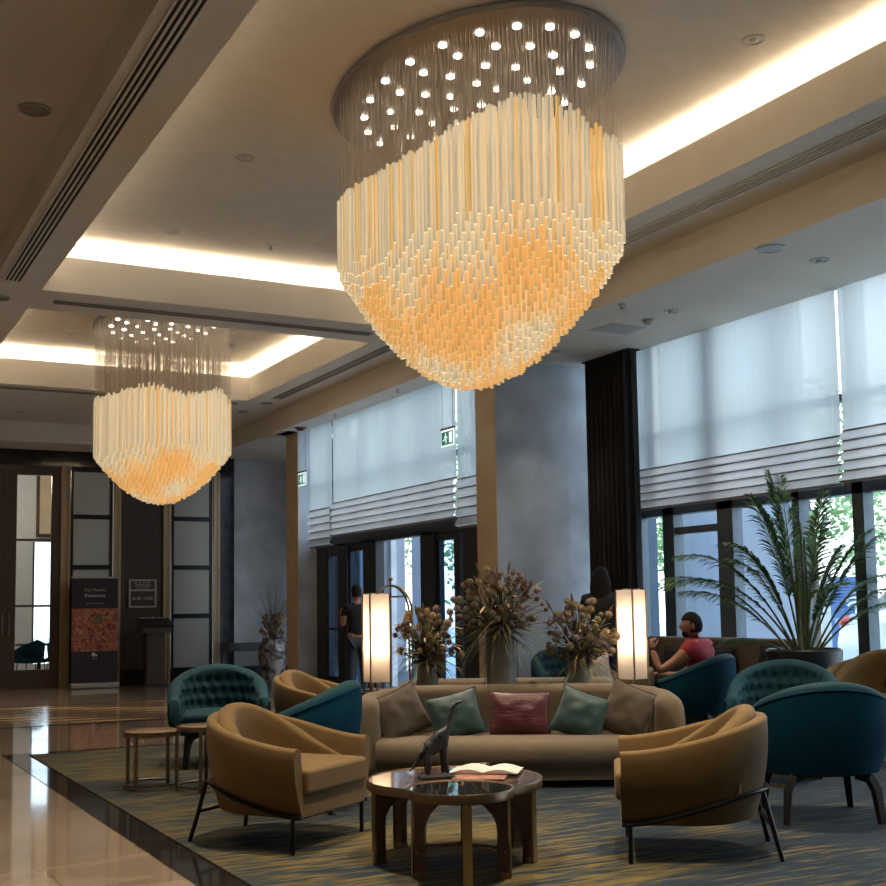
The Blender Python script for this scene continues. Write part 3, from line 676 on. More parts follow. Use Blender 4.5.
chandelier(4.41, 7.66, .95, 1.41, 5.222, 4.52, 3.93, 2.98, .052, .0138,
           'huge oval chandelier of amber glass rods nearest the camera', 3,
           lambda x, y: .10*sin(2.5*x-1.5*y+1.0)+.05*sin(7*x+3*y), (21, 15, 10, 5))
chandelier(4.28, 15.95, .88, 1.27, 5.222, 4.05, 3.46, 2.79, .051, .0132,
           'smaller amber glass-rod chandelier in the far coffer on the left', 5,
           lambda x, y: .10*(x*x+y*y)+.05*sin(6*x+2*y), (16, 12, 8, 4))
# ================================================================== SEATING
def upath(a, yf, y0, d, n=2.2, N=64, flare=0):
    """U-shaped plan path from left front round the back to right front, resampled by arc length"""
    P_ = []
    for i in range(13): P_.append(Vector((-a-flare*(1-i/12)*0, yf+(y0-yf)*i/12)))
    for i in range(1, 80):
        q = pi - pi*i/80; c, s = cos(q), sin(q)
        P_.append(Vector((a*(abs(c)**(2/n))*(1 if c > 0 else -1), y0+d*abs(s)**(2/n))))
    for i in range(13): P_.append(Vector((a, y0+(yf-y0)*i/12)))
    L = [0]
    for i in range(1, len(P_)): L.append(L[-1]+(P_[i]-P_[i-1]).length)
    out = []; j = 0
    for i in range(N+1):
        s = L[-1]*i/N
        while j < len(L)-2 and L[j+1] < s: j += 1
        f = (s-L[j])/max(1e-9, L[j+1]-L[j]); p = P_[j].lerp(P_[j+1], min(1, f))
        out.append(p)
    res = []
    for i, p in enumerate(out):
        tg = (out[min(i+1, N)]-out[max(i-1, 0)]).normalized()
        res.append((p, Vector((-tg.y, tg.x)), 2*i/N-1, L[-1]*i/N))   # outward-left normal, t in -1..1, arc
    return res
def sstep(x, a=0, b=1):
    x = min(1, max(0, (x-a)/(b-a))); return x*x*(3-2*x)
def ushell(path, ztop, zbot, th, taper, inner_n=6, tuft=None, roundend=0, zin=None, bulge=0):
    """loft an upholstered shell; normals of path point outwards"""
    m = MB(); secs = []
    for (p, nn, t, s) in path:
        zt = ztop(t); zb = zbot(t) if callable(zbot) else zbot; T = th(t) if callable(th) else th
        e = 1
        if roundend:
            k = (1-abs(t))/roundend
            if k < 1: e = sqrt(max(.02, 1-(1-k)**2))
        T *= e; zt = zb+(zt-zb)*(e**.35)
        zi = zb if zin is None else zin
        pts = []
        H = zt-zb
        for k in range(7):         # outside, from bottom to rim
            f = k/6; z = zb+(H-T*.35)*f
            off = -taper*(1-f)**1.6 + bulge*sin(pi*f)
            pts.append((off, z))
        for k in range(1, 6):      # rim
            q = pi*k/6; pts.append((-T/2+T/2*cos(q), zt-T*.35+T*.35*sin(q)))
        for k in range(inner_n+1):
            f = k/inner_n; z = zt-T*.35-(zt-T*.35-zi)*f; off = -T
            if tuft: off -= tuft(s, z, t)
            off -= taper*f*.5
            pts.append((off, z))
        secs.append([(p.x+nn.x*o, p.y+nn.y*o, z) for (o, z) in pts])
    # make the sections' winding consistent and close the two ends
    m.loft(secs, closed=True, cap=True); return m
def cushion_box(x0, x1, y0, y1, z0, z1, m=None, crown=.015, n=10):
    """soft box with crowned top"""
    m = m or MB(); vs = []; fs = []
    def pt(u, v, top):
        x = x0+(x1-x0)*u; y = y0+(y1-y0)*v
        c = crown*(1-(2*u-1)**4)*(1-(2*v-1)**4)
        return (x, y, (z1+c) if top else z0)
    for top in (0, 1):
        for i in range(n+1):
            for j in range(n+1): vs.append(pt(i/n, j/n, top))
    K = (n+1)**2
    for i in range(n):
        for j in range(n):
            a = i*(n+1)+j; fs.append((a, a+1, a+n+2, a+n+1)); fs.append((K+a, K+a+n+1, K+a+n+2, K+a+1))
    for i in range(n):
        a = i*(n+1); fs.append((a, a+n+1, K+a+n+1, K+a)); a += n; fs.append((a, K+a, K+a+n+1, a+n+1))
        a = i; fs.append((a, K+a, K+a+1, a+1)); a = n*(n+1)+i; fs.append((a, a+1, K+a+1, K+a))
    m.add(vs, fs); return m

def tub_chair(label, loc, rz, group):
    t = thing('tub_armchair', label, 'armchair', loc, rz, group)
    path = upath(.415, -.40, -.02, .42, 2.05, N=90)
    zt = lambda q: .575+.165*((1+cos(pi*abs(q)))/2)**.9
    ushell(path, zt, lambda q: .19+.01*(1-abs(q)), .062, .075, bulge=.012).build('shell', M['mustard'], t, smooth=60)
    # inner back pad: from seat level at mid-arm up above the shell rim at the back
    p2 = upath(.355, -.32, -.02, .36, 2.05, N=80)
    zp = lambda q: .44+.345*((1+cos(pi*abs(q)))/2)**.75
    ushell(p2, zp, .28, lambda q: .035+.065*sstep(1-abs(q), .1, .6), .0, roundend=.12).build('back_pad', M['mustard'], t, smooth=60)
    cushion_box(-.335, .335, -.43, .22, .315, .455, crown=.018).build('seat_cushion', M['mustard'], t, smooth=50, bevel=.022, seg=3)
    bs = MB(); bs.prism([(p.x-nn.x*.07, p.y-nn.y*.07) for (p, nn, q, s_) in upath(.405, -.40, -.02, .36, 2.05, N=40)], .185, .315); bs.build('seat_base', M['mustard'], t, smooth=40, bevel=.012)
    for sx in (-1, 1):
        MB().tube([(sx*.375, -.36, .20), (sx*.375, -.36, .0)], .013, 8).build('leg', M['blackmetal'], t)
        MB().tube([(sx*.225, .34, .345), (sx*.245, .38, .17), (sx*.275, .42, .0)], .013, 8).build('leg', M['blackmetal'], t)
    rail = []
    for (p, nn, q, s) in path:
        k = sstep(1-abs(q), 0, .75); z = .195+.155*k
        off = -.075*(1-(z-.19)/.45)**1.6+.024
        rail.append((p.x+nn.x*off, p.y+nn.y*off, z))
    MB().tube(rail, .012, 8).build('frame_rail', M['blackmetal'], t)
    MB().tube([(-.37, -.36, .185), (.37, -.36, .185)], .010, 8).build('crossbar', M['blackmetal'], t)
    MB().tube([(-.245, .38, .17), (.245, .38, .17)], .010, 8).build('crossbar', M['blackmetal'], t)
    return t
GM = 'mustard tub armchairs on black metal frames'
cA = tub_chair('mustard tub armchair at the front left, its seat turned to the coffee table', (2.53, 6.85, .012), face(.58, -.81), GM)
dup(cA, (4.36, 5.27, .012), face(-.81, .58), 'mustard tub armchair at the front right, seen from behind its back')
p = at = None
dup(cA, UV(-1.82, 11.1, .012), face(.62, -.78), 'mustard armchair behind the petrol chair, left of the left table lamp')
dup(cA, UV(.92, 11.72, .012), face(-.9, .45), 'mustard armchair partly hidden behind the right table lamp')
dup(cA, (8.12, 7.33, .012), face(-.8, -.5), 'tan armchair at the right edge with a black bag on it', None, scale=1.17)

def teal_chair(label, loc, rz, group):
    t = thing('tufted_armchair', label, 'armchair', loc, rz, group)
    path = upath(.425, -.33, .02, .40, 2.05, N=120)
    zt = lambda q: .585+.27*((1+cos(pi*abs(q)))/2)**.75
    L = path[-1][3]
    def tuft(s, z, q):
        d = .0; row = (z-.50)/.105; k = round(row); best = 9
        for kk in (k-1, k, k+1):
            if not (0 <= kk <= 2 and abs(q) < .86): continue
            off = .5 if kk % 2 else 0; c = s/.125-off; cs = (round(c)+off)*.125
            dd = hypot((s-cs)/.045, (z-(.50+kk*.105))/.04); best = min(best, dd)
        puff = .018*sstep(.86-abs(q), 0, .1)
        return puff-.026*exp(-best*best)
    ushell(path, zt, .30, lambda q: .085+.03*(1-abs(q)), .07, inner_n=30, tuft=tuft, zin=.36, bulge=.02, roundend=.03).build('tufted_shell', [M['teal']], t, smooth=180)
    # plain outer cover skin
    o = MB(); secs = []
    for (p, nn, q, s) in path:
        z1 = zt(q)-.05; row = []
        for k in range(8):
            f = k/7; z = .295+(z1-.295)*f; off = -.07*(1-f)**1.6+.02*sin(pi*f)+.006
            row.append((p.x+nn.x*off, p.y+nn.y*off, z))
        secs.append(row)
    o.loft(secs, closed=False, cap=False); o.build('outer_cover', M['tealout'], t, smooth=180)
    w = MB(); w.tube([(p.x+nn.x*.006, p.y+nn.y*.006, zt(q)-.047) for (p, nn, q, s) in path], .008, 6); w.build('piping', M['tealout'], t)
    cushion_box(-.31, .31, -.40, .24, .33, .46, crown=.02).build('seat_cushion', M['teal'], t, smooth=50, bevel=.03, seg=3)
    b = MB(); b.prism([(p.x-nn.x*.09, p.y-nn.y*.09) for (p, nn, q, s_) in upath(.425, -.33, .02, .38, 2.05, N=40)], .28, .34); b.build('seat_base', M['tealout'], t, bevel=.015)
    for sx in (-1, 1):
        for sy, yy in ((-1, -.30), (1, .28)):
            m = MB(); pts = [(sx*.16, yy*.85, .292), (sx*.23, yy*.95, .270), (sx*.265, yy*1.0, .20), (sx*.285, yy*1.08, 0)]
            m.tube(pts, [.034, .036, .034, .026], 4); m.build('leg', M['blackwood'], t, smooth=30)
    return t
GT = 'teal tufted tub armchairs on black bent legs'
tE = teal_chair('large petrol-blue armchair at the lower right, its plain back to the camera', (5.70, 5.68, .012), face(.50, .87), GT)
dup(tE, (7.17, 7.50, .012), face(-.70, -.62), 'teal armchair with buttoned back facing the camera, on the right behind the petrol one')
dup(tE, (7.72, 9.33, .012), face(-.45, .89), 'teal armchair in which the red-shirted man sits')
dup(tE, (3.32, 10.45, .012), face(-.28, -.96), 'teal armchair with buttoned back beyond the two small side tables on the left')
dup(tE, (3.05, 7.82, .012), face(-.80, .60), 'teal armchair with its smooth side showing, between the left mustard chair and the sofa')
dup(tE, UV(.62, 14.0, .012), face(-.3, -.95), 'distant teal buttoned armchair glimpsed between the middle and right vases')

def sofa(label, loc, rz, A=1.245):
    t = thing('curved_sofa', label, 'sofa', loc, rz)
    path = upath(A, -.40, -.12, .56, 2.9, N=110)
    zt = lambda q: .655+.06*sstep(1-abs(q), 0, .6)
    ushell(path, zt, .10, lambda q: .20-.02*(1-abs(q)), .05, bulge=.012, roundend=.075).build('back_and_arms', M['beige'], t, smooth=180)
    # bowed seat
    m = MB(); n = 40; secs = []
    for i in range(n+1):
        u = -1+2*i/n; x = u*(A-.185); yf = -.47+.10*abs(u)**2.5
        yb = .30-.30*abs(u)**3
        prof = [(yb, .14), (yf+.05, .14), (yf+.015, .16), (yf-.0, .21), (yf-.005, .27), (yf+.02, .325), (yf+.08, .345), (yf+.3, .355), (yb, .35)]
        secs.append([(x, y, z) for y, z in prof])
    m.loft(secs); m.build('seat', M['beige'], t, smooth=60)
    m = MB(); secs = []
    for i in range(n+1):
        u = -1+2*i/n; x = u*(A-.115); yf = -.42+.10*abs(u)**2.5; yb = .35-.35*abs(u)**3
        secs.append([(x, yb, .055), (x, yf, .055), (x, yf, .15), (x, yb, .15)])
    m.loft(secs); m.build('plinth', M['beige'], t, smooth=40)
    for (x, y) in ((-A*.8, -.22), (A*.8, -.22), (-.6, .25), (.6, .25), (0, -.34)): MB().tube([(x, y, 0), (x, y, .06)], .025, 10).build('leg', M['blackwood'], t)
    return t
RS = -SA
sf = sofa('curved taupe sofa holding five scatter cushions, behind the coffee table', UV(.0, 9.47, .012), RS)
s2 = sofa('second curved taupe sofa turned away, behind the table of vases', UV(-.07, 11.0, .012), RS+pi, 1.0)

def pillow(label, loc, rz, tilt, spin, w, h, mat, T=.075, group='scatter cushions on the sofa', sd=0):
    m = MB(); n = 22; vs = []; fs = []
    for side in (-1, 1):
        for i in range(n+1):
            for j in range(n+1):
                x = -1+2*i/n; y = -1+2*j/n
                k = (max(0, 1-abs(x)**2.6)*max(0, 1-abs(y)**2.6))**.55
                px = x*(1-.10*(1-y*y)*abs(x)**2); py = y*(1-.10*(1-x*x)*abs(y)**2)
                wr = noise.noise(Vector((x*2.2+sd, y*2.2, side*3)))*.018*k
                vs.append((px*w/2, -side*(T*k+wr)+.004*side, py*h/2))
    K = (n+1)**2
    for i in range(n):
        for j in range(n):
            a = i*(n+1)+j; fs.append((a, a+1, a+n+2, a+n+1)); fs.append((K+a, K+a+n+1, K+a+n+2, K+a+1))
    for i in range(n):
        a = i*(n+1); fs.append((a, a+n+1, K+a+n+1, K+a)); a += n; fs.append((a, K+a, K+a+n+1, a+n+1))
        a = i; fs.append((a, K+a, K+a+1, a+1)); a = n*(n+1)+i; fs.append((a, a+1, K+a+1, K+a))
    m.add(vs, fs)
    o = m.build('scatter_cushion', mat, smooth=180); o.location = loc
    o.rotation_euler = (Matrix.Rotation(rz, 3, 'Z') @ Matrix.Rotation(-tilt, 3, 'X') @ Matrix.Rotation(spin, 3, 'Y')).to_euler()
    return tag(o, label, 'cushion', group)
pillow('taupe cushion leaning in the left corner of the sofa', UV(-.90, 9.44, .53), RS+.55, rad(16), rad(-20), .46, .40, M['pillow_beige'], .085, sd=1)
pillow('teal cushion just left of the burgundy one', UV(-.47, 9.46, .51), RS+.1, rad(18), rad(-14), .43, .38, M['pillow_teal'], .08, sd=2)
pillow('burgundy patterned cushion in the middle of the sofa', UV(.03, 9.49, .52), RS, rad(18), rad(1), .49, .36, M['pillow_red'], .08, sd=3)
pillow('teal cushion just right of the burgundy one', UV(.50, 9.44, .51), RS-.1, rad(20), rad(20), .42, .39, M['pillow_teal'], .085, sd=4)
pillow('taupe cushion leaning in the right corner of the sofa', UV(.86, 9.42, .53), RS-.35, rad(18), rad(22), .43, .43, M['pillow_beige'], .09, sd=5)
pillow('pale grey woven cushion behind the right-hand vase', UV(.70, 10.95, .74), RS+pi, rad(-10), rad(10), .34, .30, M['greycushion'], .05, sd=6, group='grey cushion on the rear sofa')

# coffee tables -----------------------------------------------------
def round_table(name, label, loc, rz, r, h, topm, legs, lw=.045):
    t = thing(name, label, 'table', loc, rz)
    MB().lathe([(.001, h), (r-.012, h)], 64, cap=False).build('top_inlay', topm, t)
    MB().lathe([(r-.012, h+.001), (r-.004, h+.005), (r, h), (r, h-.04), (r-.01, h-.045), (.001, h-.045)], 64, cap=False).build('rim', M['darkbrass'], t)
    for (deg, kind) in legs:
        a = rad(deg); c, s = cos(a), sin(a); R = r-.035
        m = MB()
        if kind == 'wood':    # bracket-shaped leg: wide at the top, curving in to the foot
            sec = []
            for k in range(9):
                f = k/8; z = .03+(h-.075)*f; wdt = .05+.13*max(0, (f-.55)/.45)**2
                sec.append([(c*(R-x_)-s*y_, s*(R-x_)+c*y_, z) for x_, y_ in ((0, -.022), (wdt, -.022), (wdt, .022), (0, .022))])
            m.loft(sec); m.build('leg', M['redwood'], t, smooth=30)
            f_ = MB().bc((c*(R-.025), s*(R-.025), .016), (.056, .05, .03), a); f_.build('foot', M['darkbrass'], kids(t)[-1])
            MB().bc((c*(R+.012), s*(R+.012), (h-.03)/2), (.006, .05, h-.04), a).build('leg_strip', M['brass'], kids(t)[-1])
        else:
            m.bc((c*(R+.004), s*(R+.004), h/2-.02), (.018, lw, h-.04), a); m.build('leg', M['brass'], t)
    return t
ctb = round_table('coffee_table', 'larger round coffee table with reddish lacquered top before the sofa', UV(-.34, 6.60, .012), RS, .475, .42, M['tabletop'],
            [(200, 'wood'), (-20, 'wood'), (85, 'wood'), (140, 'wood'), (40, 'wood')])
cts = round_table('coffee_table', 'small round coffee table with smoked glass top nesting over the larger one', UV(-.285, 6.07, .012), RS, .268, .445, M['darkglass'],
            [(170, 'wood'), (10, 'wood'), (-80, 'brass')])
m = MB(); m.tube([UV_U*(.22*cos(q))+UV_V*(.2*sin(q))+Vector((0, 0, .13)) for q in [pi*i/10 for i in range(11)]], .008, 6)
o = m.build('stretcher', M['darkbrass'], cts); o.rotation_euler = (0, 0, SA)
def side_table(label, loc, r, h, rz):
    t = thing('side_table', label, 'table', loc, rz, 'round side tables with bronze legs')
    MB().lathe([(.001, h+.004), (r-.01, h+.004), (r-.004, h), (r-.01, h-.004)], 48, cap=False).build('table_top', M['oaktop'], t)
    MB().lathe([(r-.008, h-.002), (r, h-.002), (r, h-.035), (r-.008, h-.035), (r-.008, h-.002)], 48, cap=False).build('apron_ring', M['darkbrass'], t)
    MB().lathe([(.001, h-.012), (r-.009, h-.012)], 32, cap=False).build('underside', M['blackwood'], t)
    for k in range(4):
        q = pi/2*k+.3; c, s = cos(q), sin(q)
        MB().bc((c*(r+.004), s*(r+.004), h/2), (.014, .028, h), q).build('leg', M['darkbrass'], t)
    ring = []
    for i in range(25): q = .3+pi*1.5*i/24-pi/2*0; ring.append(((r-.004)*cos(q), (r-.004)*sin(q), .035))
    MB().tube(ring, .009, 6).build('base_ring', M['darkbrass'], t)
    return t
side_table('small round side table standing free at the rug edge, left one of the pair', (2.44, 9.33, .012), .215, .43, rad(25))
side_table('small round side table half hidden behind the left mustard armchair', (2.75, 9.02, .012), .19, .475, rad(50))
t = thing('low_table', 'low table on thin brass frames behind the big petrol armchair', 'table', (6.55, 6.95, .012), rad(20))
MB().b(-.3, .3, -.25, .25, .36, .385).build('table_top', M['darkglass'], t, bevel=.004)
for x in (-.28, .28):
    m = MB(); m.b(x-.012, x+.012, -.24, -.216, 0, .36); m.b(x-.012, x+.012, .216, .24, 0, .36); m.b(x-.012, x+.012, -.216, .216, 0, .02); m.build('leg_frame', M['brass'], t, smooth=0)

# rug
rg = MB().b(2.0, 8.1, 1.0, 12.15, 0, .012).build('area_rug', M['rug'], smooth=0)
tag(rg, 'large streaked olive, mustard and teal rug under all the seating', 'rug')
# things on the coffee tables
def skinfig(name, joints, edges, mat, parent=None, sub=2, root=0):
    me = bpy.data.meshes.new(name); me.from_pydata([j[:3] for j in joints], edges, [])
    o = bpy.data.objects.new(name, me); COL.objects.link(o); me.materials.append(mat)
    sk = o.modifiers.new('skin', 'SKIN'); sk.use_smooth_shade = True
    for i, v in enumerate(me.skin_vertices[0].data):
        r = joints[i][3]; v.radius = (r, joints[i][4] if len(joints[i]) > 4 else r); v.use_root = (i == root)
    s = o.modifiers.new('sub', 'SUBSURF'); s.levels = sub; s.render_levels = sub
    if parent: o.parent = parent
    return o
dn = thing('dinosaur_statuette', 'bronze long-necked dinosaur statuette on the coffee table', 'statuette', UV(-.43, 6.60, .445), RS+rad(20))
J = [(-.02, 0, .17, .038, .045), (.03, 0, .205, .034, .04), (.06, 0, .25, .020), (.075, 0, .31, .014), (.09, 0, .36, .011), (.115, 0, .385, .011), (.15, 0, .395, .008),
     (-.06, 0, .14, .03, .034), (-.10, 0, .10, .016), (-.13, 0, .055, .008), (-.16, 0, .03, .004),
     (-.055, .028, .08, .019), (-.05, .03, .008, .015), (-.055, -.028, .08, .019), (-.065, -.03, .008, .015),
     (.035, .026, .10, .014), (.04, .028, .008, .012), (.035, -.026, .10, .014), (.05, -.028, .008, .012)]
skinfig('dinosaur', J, [(0, 1), (1, 2), (2, 3), (3, 4), (4, 5), (5, 6), (0, 7), (7, 8), (8, 9), (9, 10), (7, 11), (11, 12), (7, 13), (13, 14), (1, 15), (15, 16), (1, 17), (17, 18)], M['statue'], dn)
MB().b(-.10, .09, -.05, .05, -.013, .002).build('base', M['statue'], dn, bevel=.004)
def magazine(label, loc, rz, mat, w=.21, h=.28, openb=False, th=.006):
    t = thing('magazine', label, 'magazine', loc, rz)
    if openb:
        for sx in (-1, 1):
            secs = []
            for i in range(11):
                f = i/10; x = sx*w*f; z = .018*sin(pi*min(1, f*1.1))+.004
                secs.append([(x, -h/2, .0), (x, h/2, .0), (x, h/2, z), (x, -h/2, z)])
            MB().loft(secs).build('page_block', M['paper'], t, smooth=40)
    else:
        MB().b(-w/2, w/2, -h/2, h/2, .001, th-.001).build('pages', M['paper'], t, smooth=0)
        MB().b(-w/2-.001, w/2+.001, -h/2-.001, h/2+.001, th-.001, th).build('cover', mat, t, smooth=0)
    return t
magazine('pale magazine lying open on the coffee table', UV(-.17, 6.78, .447), RS+rad(-8), M['paper'], .19, .26, True)
magazine('closed magazine with a printed cover beneath the open one', UV(-.20, 6.60, .435), RS+rad(84), M['redpaper'])
magazine('closed magazine lowest in the small stack on the coffee table', UV(-.20, 6.74, .434), RS+rad(75), M['redpaper'], .22, .30)
t = thing('small_bowl', 'tiny dark bowl beyond the magazines on the coffee table', 'bowl', UV(-.19, 6.99, .432))
MB().lathe([(.012, 0), (.03, .012), (.036, .028), (.032, .028), (.012, .008), (.001, .008)], 20, cap=False).build('bowl', M['redwood'], t)

# ================================================================== CONSOLE, LAMPS, FLOWERS
t = thing('console_table', 'long low console table between the two sofas, carrying lamps and vases', 'table', UV(-.10, 10.22, .012), RS)
MB().b(-1.28, 1.28, -.20, .20, .60, .645).build('table_top', M['blackwood'], t, bevel=.005)
for x in (-1.2, 1.2):
    for y in (-.15, .15): MB().b(x-.025, x+.025, y-.025, y+.025, 0, .60).build('leg', M['blackwood'], t)
MB().b(-1.2, 1.2, -.15, .15, .10, .12).build('shelf', M['blackwood'], t)

def table_lamp(label, loc, rz):
    t = thing('table_lamp', label, 'lamp', loc, rz, 'tall lantern lamps on the console')
    s = .085; z0, z1 = .075, .815
    m = MB(); pts = [(-s, -s), (s, -s), (s, s), (-s, s)]
    m.add([(x, y, z) for x, y in pts for z in (z0, z1)], [(2*i, 2*((i+1) % 4), 2*((i+1) % 4)+1, 2*i+1) for i in range(4)])
    m.build('lamp_shade', M['shade'], t, smooth=0)
    for x, y in pts:
        MB().bc((x*1.06, y*1.06, .41), (.011, .011, .82)).build('corner_post', M['darkbrass'], t)
    MB().b(-s-.01, s+.01, -s-.01, s+.01, 0, .012).build('base', M['darkbrass'], t)
    MB().b(-s*1.1, s*1.1, -.008, .008, .815, .825).b(-.008, .008, -s*1.1, s*1.1, .815, .825).build('top_bars', M['brass'], t)
    MB().tube([(0, 0, .012), (0, 0, .30)], .008, 8).build('stem', M['brass'], t)
    MB().ball((0, 0, .33), .028, 12, 8).build('bulb', E('bulb_glow', (1, .8, .55), 6), t)
    for z, e in ((.36, 2.6), (.6, 1.2)):
        l = lamp('POINT', 'lamp_light', (0, 0, z), e, (1, .74, .50), .04); l.parent = t
table_lamp('glowing lantern lamp left of the flower vases', UV(-1.17, 10.22, .657), RS+rad(28))
table_lamp('glowing lantern lamp right of the flower vases', UV(.98, 10.22, .657), RS+rad(46))

def vase(label, loc, r, h):
    t = thing('vase', label, 'vase', loc, 0, 'grey-lined glass cylinder vases')
    MB().lathe([(.001, 0), (r, 0), (r, h), (r-.006, h), (r-.006, .01)], 40, cap=False).build('glass_cylinder', M['vaseglass'], t)
    MB().lathe([(.001, .012), (r*.84, .012), (r*.84, h*.97), (r*.78, h*.97), (r*.78, h*.6)], 40, cap=False).build('grey_liner', M['greyliner'], t)
ball_me = {}
def thistle_mesh(k):
    m = MB(); rnd = random.Random(k)
    m.ball((0, 0, 0), .021, 12, 9)
    vs = []; fs = []
    for i in range(150):      # bristles
        q = rnd.uniform(0, 2*pi); zc = rnd.uniform(-.75, 1); c = sqrt(1-zc*zc); d = Vector((c*cos(q), c*sin(q), zc))
        a = d.orthogonal().normalized()*.0016; b = len(vs); L = rnd.uniform(.029, .034)
        vs += [d*.018+a, d*.018-a, d*L]; fs.append((b, b+1, b+2))
    m.add(vs, fs); m.tube([(0, 0, -.02), (0, 0, -.05)], .003, 5)
    return m
for k in range(3):
    o = thistle_mesh(k).build('tmp', M[('thistle', 'thistle2', 'thistle3')[k]]); ball_me[k] = o.data; bpy.data.objects.remove(o)
def bouquet(label, loc, R, H, seed, nb, mix, spread=1.0):
    rnd = random.Random(seed)
    t = thing('dried_flower_arrangement', label, 'flowers', loc, rnd.uniform(0, 6), 'dried thistle arrangements')
    stems = MB()
    for i in range(nb):
        q = 2*pi*i*.618+rnd.uniform(-.3, .3); el = rnd.uniform(.02, 1)**.8
        rad_ = R*sqrt(1-el*el*.85)*rnd.uniform(.55, .98); z = H*(.06+.80*el)*rnd.uniform(.8, 1.02)
        p = Vector((rad_*cos(q), rad_*sin(q), z))
        o = bpy.data.objects.new('thistle_head', ball_me[rnd.choice(mix)]); COL.objects.link(o); o.parent = t; o.location = p
        o.rotation_euler = Vector((p.x, p.y, p.z*.7+.05)).to_track_quat('Z', 'Y').to_euler(); s = rnd.uniform(.85, 1.45); o.scale = (s, s, s)
        base = Vector((rnd.uniform(-.02, .02), rnd.uniform(-.02, .02), -.12)); mid = Vector((p.x*.35, p.y*.35, p.z*.5))
        stems.tube([base, mid, p-(p-mid).normalized()*.03], .0028, 5)
    o = stems.build('stems', M['stem'], t); o['kind'] = 'stuff'
    def blades(name, mat, n, L0, L1, w, droop, elmin, elmax, off=.1):
        m = MB()
        for i in range(n):
            q = rnd.uniform(0, 2*pi); el = rnd.uniform(elmin, elmax); L = rnd.uniform(L0, L1)
            d = Vector((cos(q)*cos(el), sin(q)*cos(el), sin(el))); side = Vector((-sin(q), cos(q), 0)); vs = []
            k0 = rnd.uniform(0, off); st = Vector((cos(q)*R*k0*.8, sin(q)*R*k0*.8, -.02+H*k0*rnd.uniform(.1, .9)))
            curl = rnd.uniform(-.12, .12)
            for k in range(7):
                f = k/6; p = st+d*L*f+Vector((0, 0, -droop*rnd.uniform(.9, 1.1)*L*f*f))+side*curl*f*f*L*2
                ww = w*rnd.uniform(.8, 1.1)*(sin(pi*min(1, .15+f*.85))**.7+.05); vs += [p-side*ww, p+side*ww+Vector((0, 0, .003))]
            m.add(vs, [(2*k, 2*k+1, 2*k+3, 2*k+2) for k in range(6)])
        o = m.build(name, mat, t, smooth=180); o['kind'] = 'stuff'
    S = spread
    blades('grass_blades', M['grass'], 70, R*.6, R*1.0, .005*S, .6, -.35, .5, .15)
    blades('tall_blades', M['stem'], 14, H*.5, H*.9, .005*S, .12, 1.0, 1.5)
    blades('straw_leaves', M['drygrass'], 46, R*.35, R*.6, .013*S, .5, -.1, 1.2, .7)
    blades('dark_foliage', M['plum'], 210, R*.2, R*.45, .016*S, .25, -.2, 1.45, .65)
    blades('fern_fronds', M['grass'], 130, R*.25, R*.5, .010*S, .3, -.1, 1.4, .7)
    m = MB()
    for i in range(9):
        q = rnd.uniform(0, 2*pi); el = rnd.uniform(.8, 1.4); L = H*rnd.uniform(.75, 1.0)
        p1 = Vector((cos(q)*cos(el)*L, sin(q)*cos(el)*L, sin(el)*L)); m.tube([(0, 0, 0), p1*.8, p1*.9, p1], [.003, .004, .011, .002], 6)
    o = m.build('seed_spikes', M['thistle3'], t); o['kind'] = 'stuff'
vase('short grey-lined glass vase on the left of the console', UV(-.745, 10.22, .657), .098, .24)
vase('tall wide grey-lined glass vase in the middle of the console', UV(-.12, 10.26, .657), .145, .48)
vase('short grey-lined glass vase on the right of the console', UV(.53, 10.22, .657), .105, .235)
bouquet('dried thistle arrangement in the short left vase', UV(-.745, 10.22, .90), .345, .52, 1, 58, (1, 1, 2, 0), .9)
bouquet('dried thistle arrangement in the tall middle vase, highest of the three', UV(-.12, 10.26, 1.14), .47, .62, 2, 88, (0, 0, 0, 2, 1))
bouquet('dried thistle arrangement in the short right vase', UV(.55, 10.22, .89), .36, .60, 3, 62, (1, 0, 0, 1), .9)

